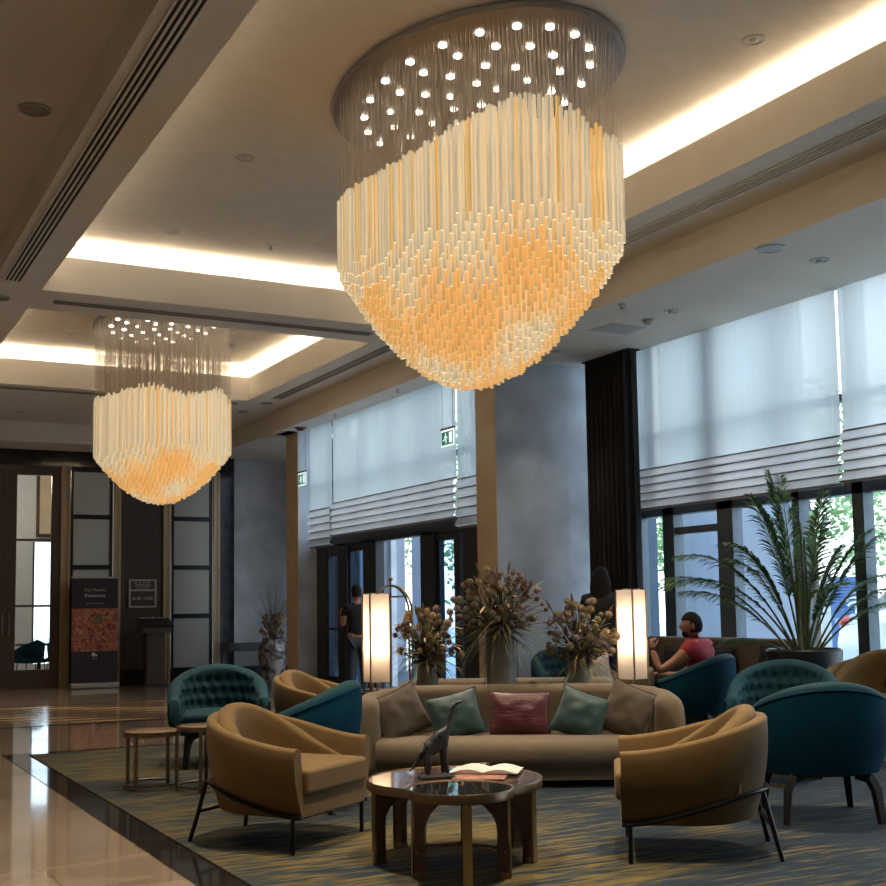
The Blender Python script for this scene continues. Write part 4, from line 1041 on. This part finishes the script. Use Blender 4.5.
# ================================================================== PALM, BANQUETTE
t = thing('planter', 'round dark planter holding the palm by the window', 'planter', (8.25, 8.34, 0))
MB().lathe([(.27, 0), (.33, .5), (.345, .90), (.325, .92), (.31, .90), (.31, .84)], 40, cap=False).build('tub', M['pot'], t)
MB().lathe([(.001, .85), (.315, .85)], 30, cap=False).build('soil', M['soil'], t)
t = thing('potted_palm', 'tall areca palm with arching fronds before the right windows', 'palm', (8.25, 8.34, .84), 0)
rnd = random.Random(11)
def frond(parent, base, az, el, L, droop, leafL, twist=0, nl=46, stemfrac=.30):
    m = MB(); d = Vector((cos(az)*cos(el), sin(az)*cos(el), sin(el))); hor = Vector((cos(az), sin(az), 0)); side = Vector((-sin(az), cos(az), 0))
    pts = []
    for k in range(17):
        f = k/16; pts.append(Vector(base)+d*L*f+hor*droop*.35*L*f*f+Vector((0, 0, -droop*L*f**2.4)))
    m.cur = 1; m.tube(pts, [.011*(1-.85*k/16)+.001 for k in range(17)], 6); m.cur = 0
    for i in range(nl):
        f = stemfrac+(1-stemfrac)*i/(nl-1); k = min(15, int(f*16)); p = pts[k].lerp(pts[k+1], f*16-k); tg = (pts[k+1]-pts[k]).normalized()
        ll = leafL*(sin(pi*(.12+.80*((f-stemfrac)/(1-stemfrac))))**.8)
        for sg in (-1, 1):
            dr = (tg*.75+side*sg*.75+Vector((0, 0, rnd.uniform(.05, .3)))).normalized(); wv = tg.cross(dr).normalized().cross(dr).normalized()
            wv = dr.cross(Vector((0, 0, 1))).normalized() if rnd.random() < .5 else wv
            a = ll*rnd.uniform(.85, 1.1); vs = []
            for q, w in ((0, .003), (.35, .011), (.7, .008), (1, .001)):
                c = p+dr*a*q+Vector((0, 0, -.45*a*q*q)); vs += [c-wv*w, c+wv*w]
            m.add(vs, [(0, 1, 3, 2), (2, 3, 5, 4), (4, 5, 7, 6)])
    o = m.build('frond', [M['palmleaf'], M['palmstem']], parent, smooth=0); return o
# azimuths: image right is about (cos -36 deg), towards the window is +X
ri = atan2(UV_U.y, UV_U.x)
for (da, el, L, dr, lf, bx) in ((180, 66, 1.85, .42, .34, -.05), (172, 58, 1.60, .40, .32, -.1), (188, 52, 1.35, .35, .30, -.08), (10, 64, 1.45, .40, .30, .08), (-8, 76, 1.60, .28, .32, .05),
                               (150, 84, 1.85, .10, .36, 0), (196, 81, 1.85, .22, .38, -.02), (60, 76, 1.70, .22, .34, .03), (5, 50, 1.15, .35, .28, .1), (-25, 60, 1.3, .4, .28, .1), (184, 60, 1.75, .50, .34, -.04),
                               (190, 75, 1.65, .35, .36, -.04), (20, 84, 1.70, .12, .34, .02), (120, 86, 1.75, .08, .36, -.03), (0, 70, 1.55, .25, .34, .04), (300, 70, 1.2, .4, .28, 0), (176, 36, .70, .4, .2, -.1), (160, 74, 1.45, .35, .34, -.04), (8, 78, 1.25, .2, .3, .03)):
    frond(t, (bx*cos(ri), bx*sin(ri), 0), ri+rad(da), rad(el), L*1.05, dr, lf)
for (x, y, h) in ((-.03, .02, .9), (.04, -.02, 1.1), (.0, .05, .7), (-.07, -.03, .8), (.08, .03, .6), (.02, 0, 1.25)):
    MB().tube([(x, y, 0), (x*1.1+.01, y, h*.5), (x*.9, y*1.1, h)], [.017, .014, .009], 8).build('cane', M['palmstem'], t)

t = thing('banquette', 'long upholstered banquette bench under the right-hand windows', 'bench', (8.60, 10.2, 0))
cushion_box(-.22, .22, -1.16, 1.16, .18, .45, crown=.01).build('seat', M['mustard'], t, bevel=.03)
b = MB().b(.18, .32, -1.18, 1.18, .18, .98); b.build('backrest', M['beige'], t, bevel=.035, seg=4)
for y in (-1.1, 1.1):
    for x in (-.2, .2): MB().tube([(x, y, 0), (x, y, .18)], .02, 8).build('leg', M['blackwood'], t)
pillow('dark scatter cushion on the banquette left of the seated man', (8.70, 10.75, .68), pi/2*3, rad(12), 0, .50, .40, M['blackcloth'], .08, group='dark cushions on the banquette', sd=8)
pillow('dark scatter cushion on the banquette behind the seated man', (8.70, 10.05, .68), pi/2*3, rad(12), 0, .50, .42, M['blackcloth'], .08, group='dark cushions on the banquette', sd=9)
pillow('dark scatter cushion on the banquette just right of the man\'s head', (8.70, 9.25, .70), pi/2*3, rad(10), rad(6), .42, .40, M['blackcloth'], .07, group='dark cushions on the banquette', sd=10)
# black bag on the tan chair
t = thing('shoulder_bag', 'slouched black bag lying on the tan armchair at the right edge', 'bag', (8.14, 7.08, .56), rad(20))
m = MB(); m.ball((0, 0, .12), .22, 18, 12, (1.1, .8, .62), .03); m.build('bag_body', M['blackcloth'], t, smooth=180)
MB().tube([(-.2, 0, .12), (-.16, -.02, .28), (0, -.03, .33), (.15, -.02, .26), (.2, 0, .12)], .014, 6).build('strap', M['blackcloth'], t)

# ================================================================== PEOPLE
def hand(parent, wrist, d, palm_n, side, scale=1.0, curl=.9, name='hand'):
    """palm, four bent fingers of different length and a thumb"""
    d = Vector(d).normalized(); n = Vector(palm_n); n = (n-d*n.dot(d)).normalized(); s = d.cross(n).normalized()*side; w = Vector(wrist)
    J = []; Ed = []
    def j(p, r): J.append((p.x, p.y, p.z, r*scale)); return len(J)-1
    a = j(w, .024); c = j(w+d*.05*scale, .028)
    Ed.append((a, c))
    for off, L in ((-.030, .070), (-.010, .080), (.010, .076), (.028, .060)):
        k = j(w+(d*.085+s*off)*scale, .0105); Ed.append((c, k)); p = w+(d*.085+s*off)*scale; ang = 0
        for q in range(3):
            ang += curl*.75; dd = d*cos(ang)+n*sin(ang); p = p+dd*L*scale*(.45 if q == 0 else .3); e = j(p, .0092-.001*q); Ed.append((k, e)); k = e
    k = j(w+(d*.03-s*.032)*scale, .013); Ed.append((c, k)); e = j(w+(d*.062-s*.048+n*.02)*scale, .0105); Ed.append((k, e)); f = j(w+(d*.088-s*.036+n*.036)*scale, .009); Ed.append((e, f))
    return skinfig(name, J, Ed, M['skin'], parent, 2)
def head(parent, c, yaw, hairlen=0, beard=False, s=1.0):
    """head with face, ears and hair; faces local -Y turned by yaw"""
    m = MB(); vs = []; fs = []; nu, nv = 28, 20
    for i in range(nv+1):
        a = -pi/2+pi*i/nv
        for j in range(nu):
            q = 2*pi*j/nu; x = cos(a)*sin(q); y = -cos(a)*cos(q); z = sin(a)
            px = x*.076; py = y*.095; pz = z*.118
            if z < 0: px *= 1+.30*z*(1 if abs(x) > .1 else .8); py *= 1+.12*z
            f = max(0, -y)
            if f > .3:
                nose = exp(-((x/.16)**2))*exp(-(((z+.12)/.20)**2)); py -= .024*nose*f
                for ex in (-.38, .38): py += .010*exp(-(((x-ex)/.17)**2))*exp(-(((z-.10)/.13)**2))
                py -= .006*exp(-((x/.35)**2))*exp(-(((z+.47)/.07)**2)); py += .004*exp(-((x/.3)**2))*exp(-(((z+.40)/.04)**2))
                py -= .010*exp(-((x/.25)**2))*exp(-(((z+.75)/.14)**2)); py -= .004*exp(-(((z-.24)/.07)**2))*(abs(x) < .6)
            vs.append((px*s, py*s, pz*s))
    for i in range(nv):
        for j in range(nu): fs.append((i*nu+j, i*nu+(j+1) % nu, (i+1)*nu+(j+1) % nu, (i+1)*nu+j))
    m.add(vs, fs)
    for sx in (-1, 1): m.ball((sx*.077*s, .012*s, -.005*s), .03*s, 8, 8, (.35, .75, 1.15))
    h = m.build('head', M['skin'], parent, smooth=180); h.location = c; h.rotation_euler = (0, 0, yaw)
    for sx in (-1, 1): MB().ball((sx*.029*s, -.079*s, .012*s), .0115*s, 10, 8).build('eye', M['white'], h)
    m = MB(); vs = []; fs = []
    for i in range(nv+1):
        a = -pi/2+pi*i/nv
        for j in range(nu):
            q = 2*pi*j/nu; x = cos(a)*sin(q); y = -cos(a)*cos(q); z = sin(a)
            cover = (z > .45) or (y > -.15 and z > -.50)
            k = 1.08 if cover else .86
            zz = z
            px, py, pz = x*.078*k, y*.097*k, z*.122*(k if cover else .9)
            if z < 0: px *= 1+.28*z; py *= 1+.10*z
            if hairlen and y > -.1 and z < .1: pz -= hairlen*min(1, (.1-z)*1.0); px *= 1.25; py = max(py, .03)*1.1
            vs.append((px*s, py*s, pz*s))
    for i in range(nv):
        for j in range(nu): fs.append((i*nu+j, i*nu+(j+1) % nu, (i+1)*nu+(j+1) % nu, (i+1)*nu+j))
    m.add(vs, fs)
    if hairlen: m.ball((0, .045*s, -.10*s), .10*s, 18, 12, (1.15, .75, 2.3)); m.ball((0, .01*s, .01*s), .10*s, 18, 12, (1.0, 1.05, 1.2)) if False else None
    o = m.build('hair', M['hair'], h, smooth=180)
    if beard:
        b = MB(); b.ball((0, -.052*s, -.075*s), .046*s, 14, 10, (1.05, .85, .8)); b.build('beard', M['hair'], h, smooth=180)
    return h

# seated man in red
t = thing('person', 'bearded person in a red t-shirt sitting in a teal armchair, elbow raised', 'person', (7.70, 9.36, -.07), face(-.45, .89))
SH = .10
J = [(0, .10, .50, .15, .12), (0, .13, .68, .14, .11), (0, .15, .86, .155, .115), (0, .14, 1.0, .13, .10), (0, .12, 1.06, .062), (0, .10, 1.12, .056),
     (-.19, .14, .99, .085), (.19, .14, .99, .085), (-.26, .05, .84, .052), (.28, .0, .86, .052), (-.22, -.18, .70, .042), (.36, -.12, .78, .045),
     (.34, -.20, .98, .03), (-.16, -.36, .72, .028),
     (-.10, -.05, .52, .09), (.10, -.05, .52, .09), (-.14, -.45, .53, .065), (.14, -.45, .53, .065), (-.14, -.50, .12, .045), (.14, -.50, .12, .045), (-.14, -.62, .045, .04), (.14, -.62, .045, .04)]
body = skinfig('body', J, [(0, 1), (1, 2), (2, 3), (3, 4), (4, 5), (3, 6), (3, 7), (6, 8), (8, 10), (10, 13), (7, 9), (9, 11), (11, 12), (0, 14), (0, 15), (14, 16), (15, 17), (16, 18), (17, 19), (18, 20), (19, 21)], M['skin'], t)
def cl(J, idx, g): return [(J[i][0], J[i][1], J[i][2], J[i][3]*g, (J[i][4] if len(J[i]) > 4 else J[i][3])*g) for i in idx]
skinfig('t_shirt', cl(J, (0, 1, 2, 3, 6, 7), 1.20)+[(-.23, .08, .90, .075), (.245, .05, .92, .075), (0, .12, 1.05, .078)], [(0, 1), (1, 2), (2, 3), (3, 4), (3, 5), (4, 6), (5, 7), (3, 8)], M['redshirt'], t)
skinfig('trousers', cl(J, (0, 14, 15, 16, 17, 18, 19), 1.10), [(0, 1), (0, 2), (1, 3), (2, 4), (3, 5), (4, 6)], M['jeans'], t)
for sx in (-1, 1):
    MB().ball((sx*.14, -.60, .05), .06, 14, 10, (.75, 1.9, .8)).build('shoe', M['blackcloth'], t, smooth=180)
head(t, (0, .065, 1.205), rad(22), beard=True, s=1.05)
hand(t, (.34, -.20, .985), (-.05, -.03, 1), (-1, .3, .1), 1, 1.0, 1.15)
hand(t, (-.16, -.37, .72), (.3, -1, -.1), (.2, .1, -1), -1, 1.0, .5)

def stander(label, loc, rz, hairlen, h=1.68, top='blackcloth', trou='jeans', armup=0):
    t = thing('person', label, 'person', loc, rz); k = h/1.70
    J = [(0, 0, .92, .135, .10), (0, .01, 1.08, .115, .085), (0, .02, 1.26, .14, .095), (0, .01, 1.38, .11, .085), (0, .0, 1.45, .05), (0, -.01, 1.50, .045),
         (-.16, .01, 1.37, .06), (.16, .01, 1.37, .06), (-.22, .02, 1.10, .042), (.22, .02, 1.10, .042), (-.21, -.10, .88, .03), (.20, -.14 if armup else -.03, 1.24 if armup else .86, .03),
         (-.09, 0, .86, .09), (.09, 0, .86, .09), (-.10, -.01, .48, .058), (.10, .01, .48, .058), (-.10, .03, .09, .038), (.10, .04, .09, .038), (-.10, -.08, .035, .035), (.10, -.07, .035, .035)]
    J = [tuple(a*k for a in j) for j in J]
    skinfig('body', J, [(0, 1), (1, 2), (2, 3), (3, 4), (4, 5), (3, 6), (3, 7), (6, 8), (7, 9), (8, 10), (9, 11), (0, 12), (0, 13), (12, 14), (13, 15), (14, 16), (15, 17), (16, 18), (17, 19)], M['skin'], t)
    skinfig('top', cl(J, (0, 1, 2, 3, 6, 7), 1.24)+[(0, 0, 1.45*k, .075*k), (-.20*k, .015*k, 1.22*k, .055*k), (.20*k, .015*k, 1.22*k, .055*k)], [(0, 1), (1, 2), (2, 3), (3, 4), (3, 5), (3, 6), (4, 7), (5, 8)], M[top], t)
    skinfig('trousers', cl(J, (0, 12, 13, 14, 15, 16, 17), 1.13), [(0, 1), (0, 2), (1, 3), (2, 4), (3, 5), (4, 6)], M[trou], t)
    for sx in (-1, 1): MB().ball((sx*.10*k, -.045, .045), .055, 14, 10, (.75, 1.9, .8)).build('shoe', M['blackcloth'], t, smooth=180)
    head(t, (0, -.015*k, 1.585*k), 0, hairlen, s=k)
    hand(t, J[10][:3], (0, -.3, -1), (1, 0, 0), 1, k, .4); hand(t, J[11][:3], (0, -.5, 1 if armup else -1), (-1, 0, 0), -1, k, .4)
    return t
stander('person with long dark hair in black standing behind the right-hand flowers', (7.68, 10.72, 0), face(.75, .65), .30, 1.75)
stander('dark-haired person standing at the entrance doors behind the left lamp', (7.30, 16.35, 0), face(.2, 1), .0, 1.70, 'blackcloth', 'jeans', 1)

# luggage cart
t = thing('luggage_cart', 'brass birdcage luggage cart standing by the entrance doors', 'luggage cart', (6.98, 14.52, 0), rad(66))
MB().b(-.52, .52, -.29, .29, .22, .27).build('deck', M['redshirt'], t, bevel=.01)
MB().tube([(-.55, -.31, .25), (.55, -.31, .25), (.55, .31, .25), (-.55, .31, .25), (-.55, -.31, .25)], .018, 8).build('bumper', M['brass'], t)
for sg in (-1, 1):
    pts = [(-.48, -.26*sg, .27)]
    for i in range(0, 13):
        q = pi*i/12; pts.append((-.48*cos(q), -.26*sg*cos(q), 1.28+.37*sin(q)))
    pts.append((.48, .26*sg, .27)); MB().tube(pts, .016, 8).build('arch', M['brass'], t)
MB().tube([(-.28, -.15, 1.50), (.28, .15, 1.50)], .011, 8).build('hanging_rail', M['brass'], t)
MB().ball((0, 0, 1.735), .032, 14, 10).tube([(0, 0, 1.50), (0, 0, 1.72)], .011, 8).build('finial', M['brass'], t)
for x in (-.42, .42):
    for y in (-.22, .22): MB().tube([(x, y-.02, .09), (x, y+.02, .09)], .085, 16).tube([(x, y, .09), (x, y, .23)], .012, 6).build('caster', M['rubber'], t)

# ================================================================== FAR WALL FURNITURE
t = thing('rollup_banner', 'dark roll-up banner with a pizza photograph beside the restaurant door', 'banner', (4.76, 22.25, 0), 0)
MB().b(-.425, .425, -.12, .12, 0, .10).build('cassette', M['alu'], t, bevel=.02)
MB().b(-.41, .41, -.012, -.004, .10, 1.99).build('banner_sheet', M['banner'], t, smooth=0)
MB().b(-.41, .41, -.018, -.0135, .66, 1.43).build('photo_print', M['pizza'], t, smooth=0)
MB().prism([(.09*cos(q)+.06, .035*sin(q)) for q in [2*pi*i/16 for i in range(16)]], 0, .002).build('printed_leaf', M['palmleaf'], t, smooth=0).matrix_local = Matrix.Translation((0, -.0195, 1.22)) @ Matrix.Rotation(pi/2, 4, 'X') @ Matrix.Rotation(.25, 4, 'Z')
MB().b(-.42, .42, -.02, .01, 1.97, 2.0).build('top_rail', M['alu'], t)
MB().tube([(0, .03, .1), (0, .03, 1.98)], .012, 8).build('support_pole', M['alu'], t)
R90 = (pi/2, 0, 0)
text('Our Pizzeria', .075, M['drygrass'], (-.0, -.016, 1.76), R90, t)
text('Restaurant', .085, M['white'], (-.0, -.016, 1.66), R90, t)
text('your favourite taste', .04, M['alu'], (-.0, -.016, 1.52), R90, t)
lg = MB(); lg.cur = 0; lg.tube([(-.02, -.014, .60), (-.02, -.018, .60)], .035, 16); lg.tube([(.03, -.014, .585), (.03, -.018, .585)], .02, 12); lg.build('logo', M['paper'], t)
text('hotel', .035, M['alu'], (0, -.016, .53), R90, t)
t = thing('wall_sign', 'framed restaurant sign with opening hours on the brown panel', 'sign', (5.77, YB-.03, 1.70))
MB().b(-.25, .25, -.004, .03, -.26, .26).build('backing', M['wenge'], t)
f = MB(); f.b(-.26, .26, -.03, 0, .235, .265); f.b(-.26, .26, -.03, 0, -.265, -.235); f.b(-.26, -.23, -.03, 0, -.235, .235); f.b(.23, .26, -.03, 0, -.235, .235); f.b(-.23, .23, -.03, 0, .045, .075)
f.build('frame', M['alu'], t, smooth=0)
text('SAGE', .13, M['alu'], (0, -.012, .165), R90, t); text('RESTAURANT', .038, M['alu'], (0, -.012, .095), R90, t)
text('06:30 - 22:00', .075, M['paper'], (0, -.012, -.095), R90, t)
t = thing('lectern', 'dark wooden host lectern standing under the restaurant sign', 'lectern', (5.80, 22.1, 0), 0)
MB().b(-.17, .17, -.13, .13, 0, 1.0).build('pedestal', M['bronze'], t, bevel=.01)
MB().b(-.27, .27, -.2, .2, .96, 1.10).build('head_box', M['bronze'], t, bevel=.01)
m = MB(); m.bc((0, -.02, 1.15), (.62, .44, .03), R=Matrix.Rotation(rad(18), 3, 'X')); m.build('sloping_desk', M['blackwood'], t)
MB().tube([(-.24, .1, 1.24), (.24, .1, 1.24)], .01, 6).ball((0, .1, 1.24), .025).tube([(0, .1, 1.1), (0, .1, 1.24)], .008, 6).build('reading_lamp', M['alu'], t)
MB().b(-.22, .22, -.18, .18, 0, .03).build('foot', M['blackwood'], t)
t = thing('console_table', 'thin black console table against the far grey wall', 'table', (8.0, 22.3, 0))
MB().b(-.80, .75, -.2, .2, .58, .73).build('table_top', M['blackwood'], t)
for x in (-.79, .74):
    for y in (-.19, .19): MB().b(x-.012, x+.012, y-.012, y+.012, 0, .58).build('leg', M['blackmetal'], t)
t = thing('floor_vase', 'tall veined ceramic floor vase before the far grey wall', 'vase', (7.55, 20.6, 0))
MB().lathe([(.13, 0), (.15, .02), (.19, .18), (.255, .48), (.27, .62), (.245, .74), (.19, .80), (.185, .83), (.21, .86), (.195, .86), (.16, .82), (.15, .7)], 40, cap=False).build('vase_body', M['swirl'], t)
t = thing('twig_arrangement', 'bundle of bare brown twigs in the tall floor vase', 'branches', (7.55, 20.6, .80))
m = MB(); rnd = random.Random(4)
for i in range(60):
    q = rnd.uniform(0, 6.28); rr = rnd.uniform(.05, .38); h = rnd.uniform(.35, 1.0)
    m.tube([(0, 0, -.1), (rr*.35*cos(q), rr*.35*sin(q), h*.5), (rr*cos(q+.2), rr*sin(q+.2), h)], [.006, .004, .0015], 5)
o = m.build('twigs', M['bark'], t); o['kind'] = 'stuff'
m = MB()
for i in range(40):
    q = rnd.uniform(0, 6.28); rr = rnd.uniform(.05, .24); h = rnd.uniform(.05, .42)
    m.tube([(rr*.7*cos(q), rr*.7*sin(q), h), (rr*cos(q), rr*sin(q), h+.09), (rr*1.1*cos(q), rr*1.1*sin(q), h+.13)], [.004, .03, .002], 5)
o = m.build('dried_pods', M['thistle3'], t); o['kind'] = 'stuff'
# restaurant chairs seen through the glass door
def dining_chair(label, loc, rz):
    t = thing('dining_chair', label, 'chair', loc, rz, 'dark chairs behind the restaurant door')
    ushell(upath(.25, -.2, .0, .24, 2.2, 30), lambda q: .66+.2*(1-abs(q)), .45, .04, .02).build('shell', M['tealout'], t)
    cushion_box(-.23, .23, -.23, .2, .42, .5, n=6).build('seat', M['tealout'], t, bevel=.02)
    for sx in (-1, 1):
        for y in (-.2, .2): MB().tube([(sx*.18, y*.8, .43), (sx*.23, y*1.1, 0)], .011, 6).build('leg', M['blackmetal'], t)
    return t
c = dining_chair('dark dining chair seen through the lower pane of the glass door, left one', (3.95, 24.0, 0), rad(200))
dup(c, (4.55, 24.3, 0), rad(150), 'dark dining chair seen through the glass door, right one')
t = thing('dining_table', 'dark dining table behind the restaurant door', 'table', (4.3, 25.2, 0))
MB().lathe([(.001, .72), (.45, .72), (.45, .76), (.001, .76)], 32, cap=False).build('table_top', M['blackwood'], t)
MB().tube([(0, 0, 0), (0, 0, .72)], .04, 12).lathe([(.25, 0), (.25, .02), (.001, .03)], 24, cap=False).build('pedestal', M['blackmetal'], t)
t = thing('framed_panel', 'gilt framed wall panel inside the restaurant, seen through the door', 'picture', (5.38, 28.93, 4.12))
MB().b(-.55, .55, 0, .04, -1.0, 1.1).build('panel', M['taupe'], t)
f = MB(); f.b(-.55, .55, -.03, 0, 1.0, 1.1).b(-.55, .55, -.03, 0, -1.0, -.93).b(-.55, -.48, -.03, 0, -.93, 1.0).b(.48, .55, -.03, 0, -.93, 1.0); f.build('frame', M['bronze'], t)

# exit signs
def exit_sign(label, loc, ztop):
    t = thing('exit_sign', label, 'sign', loc, 0, 'hanging green exit signs')
    MB().b(-.012, .012, -.17, .17, .10, .125).build('housing', M['slotgrey'], t)
    MB().b(-.004, .004, -.165, .165, -.11, .10).build('panel', M['exitwhite'], t, smooth=0)
    for sx in (-1, 1):
        MB().b(sx*.0075-.003, sx*.0075+.003, -.145, .145, -.09, .075).build('green_field', M['exitgreen'], t, smooth=0)
        s = sx*.0115
        m = MB()   # running figure, doorway and arrow
        m.b(s-.0012, s+.0012, -.13, -.055, -.07, .06).ball((s, .035, .045), .014, 8, 6, (.2, 1, 1))
        m.tube([(s, .03, .03), (s, .045, -.01), (s, .02, -.035), (s, .03, -.07)], .008, 4, flat=1); m.tube([(s, .045, -.01), (s, .075, -.03), (s, .10, -.025)], .008, 4)
        m.tube([(s, .03, .025), (s, .0, .005), (s, .0, -.02)], .006, 4); m.tube([(s, .03, .025), (s, .07, .01)], .006, 4)
        m.build('pictogram', M['exitwhite'], t, smooth=0)
    for y in (-.14, .14): MB().tube([(0, y, .12), (0, y, ztop-loc[2])], .003, 5).build('suspension_wire', M['slotgrey'], t)
    return t
exit_sign('green exit sign hanging left of the large grey column', (7.10, 13.08, 3.46), ZS)
exit_sign('green exit sign hanging before the slim column at the entrance', (7.2, 18.25, 3.47), ZS)

# ================================================================== OUTSIDE
struct('floor.002', MB().b(9.2, 70, -30, 70, -.2, -.02).b(7.9, 9.2, 12.9, 18.9, -.2, -.02), M['asphalt'], smooth=0)
def ray_at(px, py, w):
    return Vector((0, 0, CH)) + (fw + rt*((px-443)/FPX) - up*((py-498.4)/FPX))*w
def block(name, label, cat, px0, px1, w, depth, h, mat, z0=0):
    """a pier of the building opposite, standing on the pavement"""
    a = ray_at(px0, 600, w); b = ray_at(px1, 600, w); c = (a+b)/2; L = (b-a).length
    rz = atan2((b-a).y, (b-a).x); t = thing(name, label, cat, (c.x, c.y, 0), rz)
    MB().b(-L/2, L/2, 0, depth, z0-.02, h).build('shaft', mat, t, smooth=0)
    MB().b(-L/2-.04, L/2+.04, -.04, depth, -.02, .25).build('plinth', M['outdark'], t, smooth=0)
    return t
block('facade_pier', 'pale blue rendered pier outside, behind the palm', 'building', 738, 797, 15.5, .6, 6, M['outwall'])
block('facade_pier', 'pale pier seen through the glazed side door by the curtain', 'building', 692, 722, 17, .6, 6, M['outwall'])
block('facade_pier', 'slim pale post outside, right of the right-hand lamp', 'building', 649, 659, 18, .25, 6, M['outdark'])
block('facade_pier', 'pale wall outside the entrance doors', 'building', 360, 405, 21, .5, 6, M['outwall'])
block('facade_pier', 'grey-blue wall seen in the left panes of the entrance', 'building', 318, 350, 24, .5, 6, M['outdark'])
t = block('glazed_lobby', 'glazed draught lobby outside the entrance doors', 'building', 412, 438, 21.5, .5, 6, M['outdark'])
def tree(label, loc, h, r, seed, n=2600):
    t = thing('tree', label, 'tree', loc); rnd = random.Random(seed)
    MB().tube([(0, 0, 0), (.1, .05, h*.35), (0, .1, h*.6)], [.16, .12, .07], 10).build('trunk', M['bark'], t)
    m = MB()
    for i in range(n):
        q = rnd.uniform(0, 6.28); a = rnd.uniform(-1, 1); rr = r*rnd.uniform(.35, 1)**.5*(1+.25*sin(5*q+a*4)); c = sqrt(1-a*a)
        p = Vector((rr*c*cos(q), rr*c*sin(q), h*.62+rr*a*1.15)); s = rnd.uniform(.05, .12); u = Vector((rnd.uniform(-1, 1), rnd.uniform(-1, 1), rnd.uniform(-1, 1))).normalized(); v = u.orthogonal().normalized()
        m.add([p-u*s, p-v*s*.6, p+u*s, p+v*s*.6], [(0, 1, 2, 3)])
    o = m.build('foliage', M['leaf'], t, smooth=0)
for i, (px, w, h, r, lb) in enumerate(((640, 27, 5.5, 1.5, 'green tree outside, seen between the curtain and the lamp'), (812, 24, 6.4, 1.7, 'green tree outside, directly behind the palm'),
                       (905, 31, 7.2, 2.2, 'green tree outside at the right edge behind the white car'), (462, 27, 6, 1.9, 'green tree seen through the entrance glass by the column'), (706, 33, 6.5, 2.2, 'green tree outside behind the glazed side door'))):
    p = ray_at(px, 600, w); tree(lb, (p.x, p.y, 0), h, r, i+20)
# hotel sign, seen from its back
p = ray_at(853, 620, 21.0); rz = atan2(UV_U.y, UV_U.x)-.18
t = thing('pylon_sign', 'blue pylon sign outside showing mirrored white lettering', 'sign', (p.x, p.y, 0), rz)
MB().b(-.36, .36, 0, .18, .1, 1.78).build('panel', M['signblue'], t, smooth=0)
MB().b(-.52, -.36, .0, .2, 0, 1.70).build('side_post', M['white'], t, smooth=0)
MB().b(-.5, .65, -.05, .25, -.02, .12).build('foot', M['outdark'], t)
m = MB()
for z, w_ in ((1.42, .12), (1.34, .15), (1.26, .13)):
    m.tube([(.06+w_*cos(pi*i/8), -.012, z+.07*sin(pi*i/8)) for i in range(9)], .022, 6)
m.b(.04, .08, -.02, -.004, 1.12, 1.30).b(-.02, .14, -.02, -.004, 1.10, 1.13); m.build('tree_emblem', M['signwhite'], t)
text('DOUBLETREE', .105, M['signwhite'], (.0, -.012, 1.01), (pi/2, 0, 0), t, mirror=True)
# parked white car
p = ray_at(888, 640, 18.2)
t = thing('car', 'white car parked outside at the right edge, red tail lamp visible', 'car', (p.x+.34, p.y-.12, 0), atan2(UV_U.y, UV_U.x)+rad(8))
prof = [(-.62, .32), (-.66, .62), (-.60, .92), (-.48, 1.02), (-.25, 1.08), (.12, 1.42), (.9, 1.50), (2.0, 1.46), (2.7, 1.08), (3.5, .98), (3.75, .72), (3.75, .32)]
secs = []
for k, (y, sc) in enumerate(((-.9, .93), (-.84, .98), (-.5, 1), (.5, 1), (.84, .98), (.9, .93))):
    secs.append([(x*(.985 if k in (0, 5) else 1), y*(1-.12*max(0, (z-1.0)/.5)), .32+(z-.32)*sc) for (x, z) in prof])
MB().loft(secs).build('body', M['carpaint'], t, smooth=35, bevel=.05, seg=3)
g = MB()
for sy in (-1, 1): g.prism([(0, 0), (1, 0), (1, 1), (0, 1)], 0, 0) if False else g.add([(.05, sy*.915, 1.07), (.32, sy*.85, 1.38), (1.9, sy*.85, 1.40), (2.45, sy*.915, 1.08)], [(0, 1, 2, 3)])
g.build('side_windows', M['cardark'], t, smooth=0)
MB().add([(-.235, -.7, 1.12), (-.235, .7, 1.12), (.09, .62, 1.41), (.09, -.62, 1.41)], [(0, 1, 2, 3)]).build('rear_window', M['cardark'], t, smooth=0)
for sy in (-1, 1):
    MB().ball((-.53, sy*.76, .90), .15, 14, 10, (.8, 1.0, .62)).build('tail_lamp', M['carred'], t, smooth=180)
    for x in (.25, 2.95):
        w = MB().tube([(x, sy*.74, .33), (x, sy*.93, .33)], .33, 24).build('wheel', M['rubber'], t)
        MB().tube([(x, sy*.92, .33), (x, sy*.94, .33)], .2, 18).build('rim', M['alu'], w)
bpy.data.objects['car'].scale = (1.12, 1.12, 1.12)
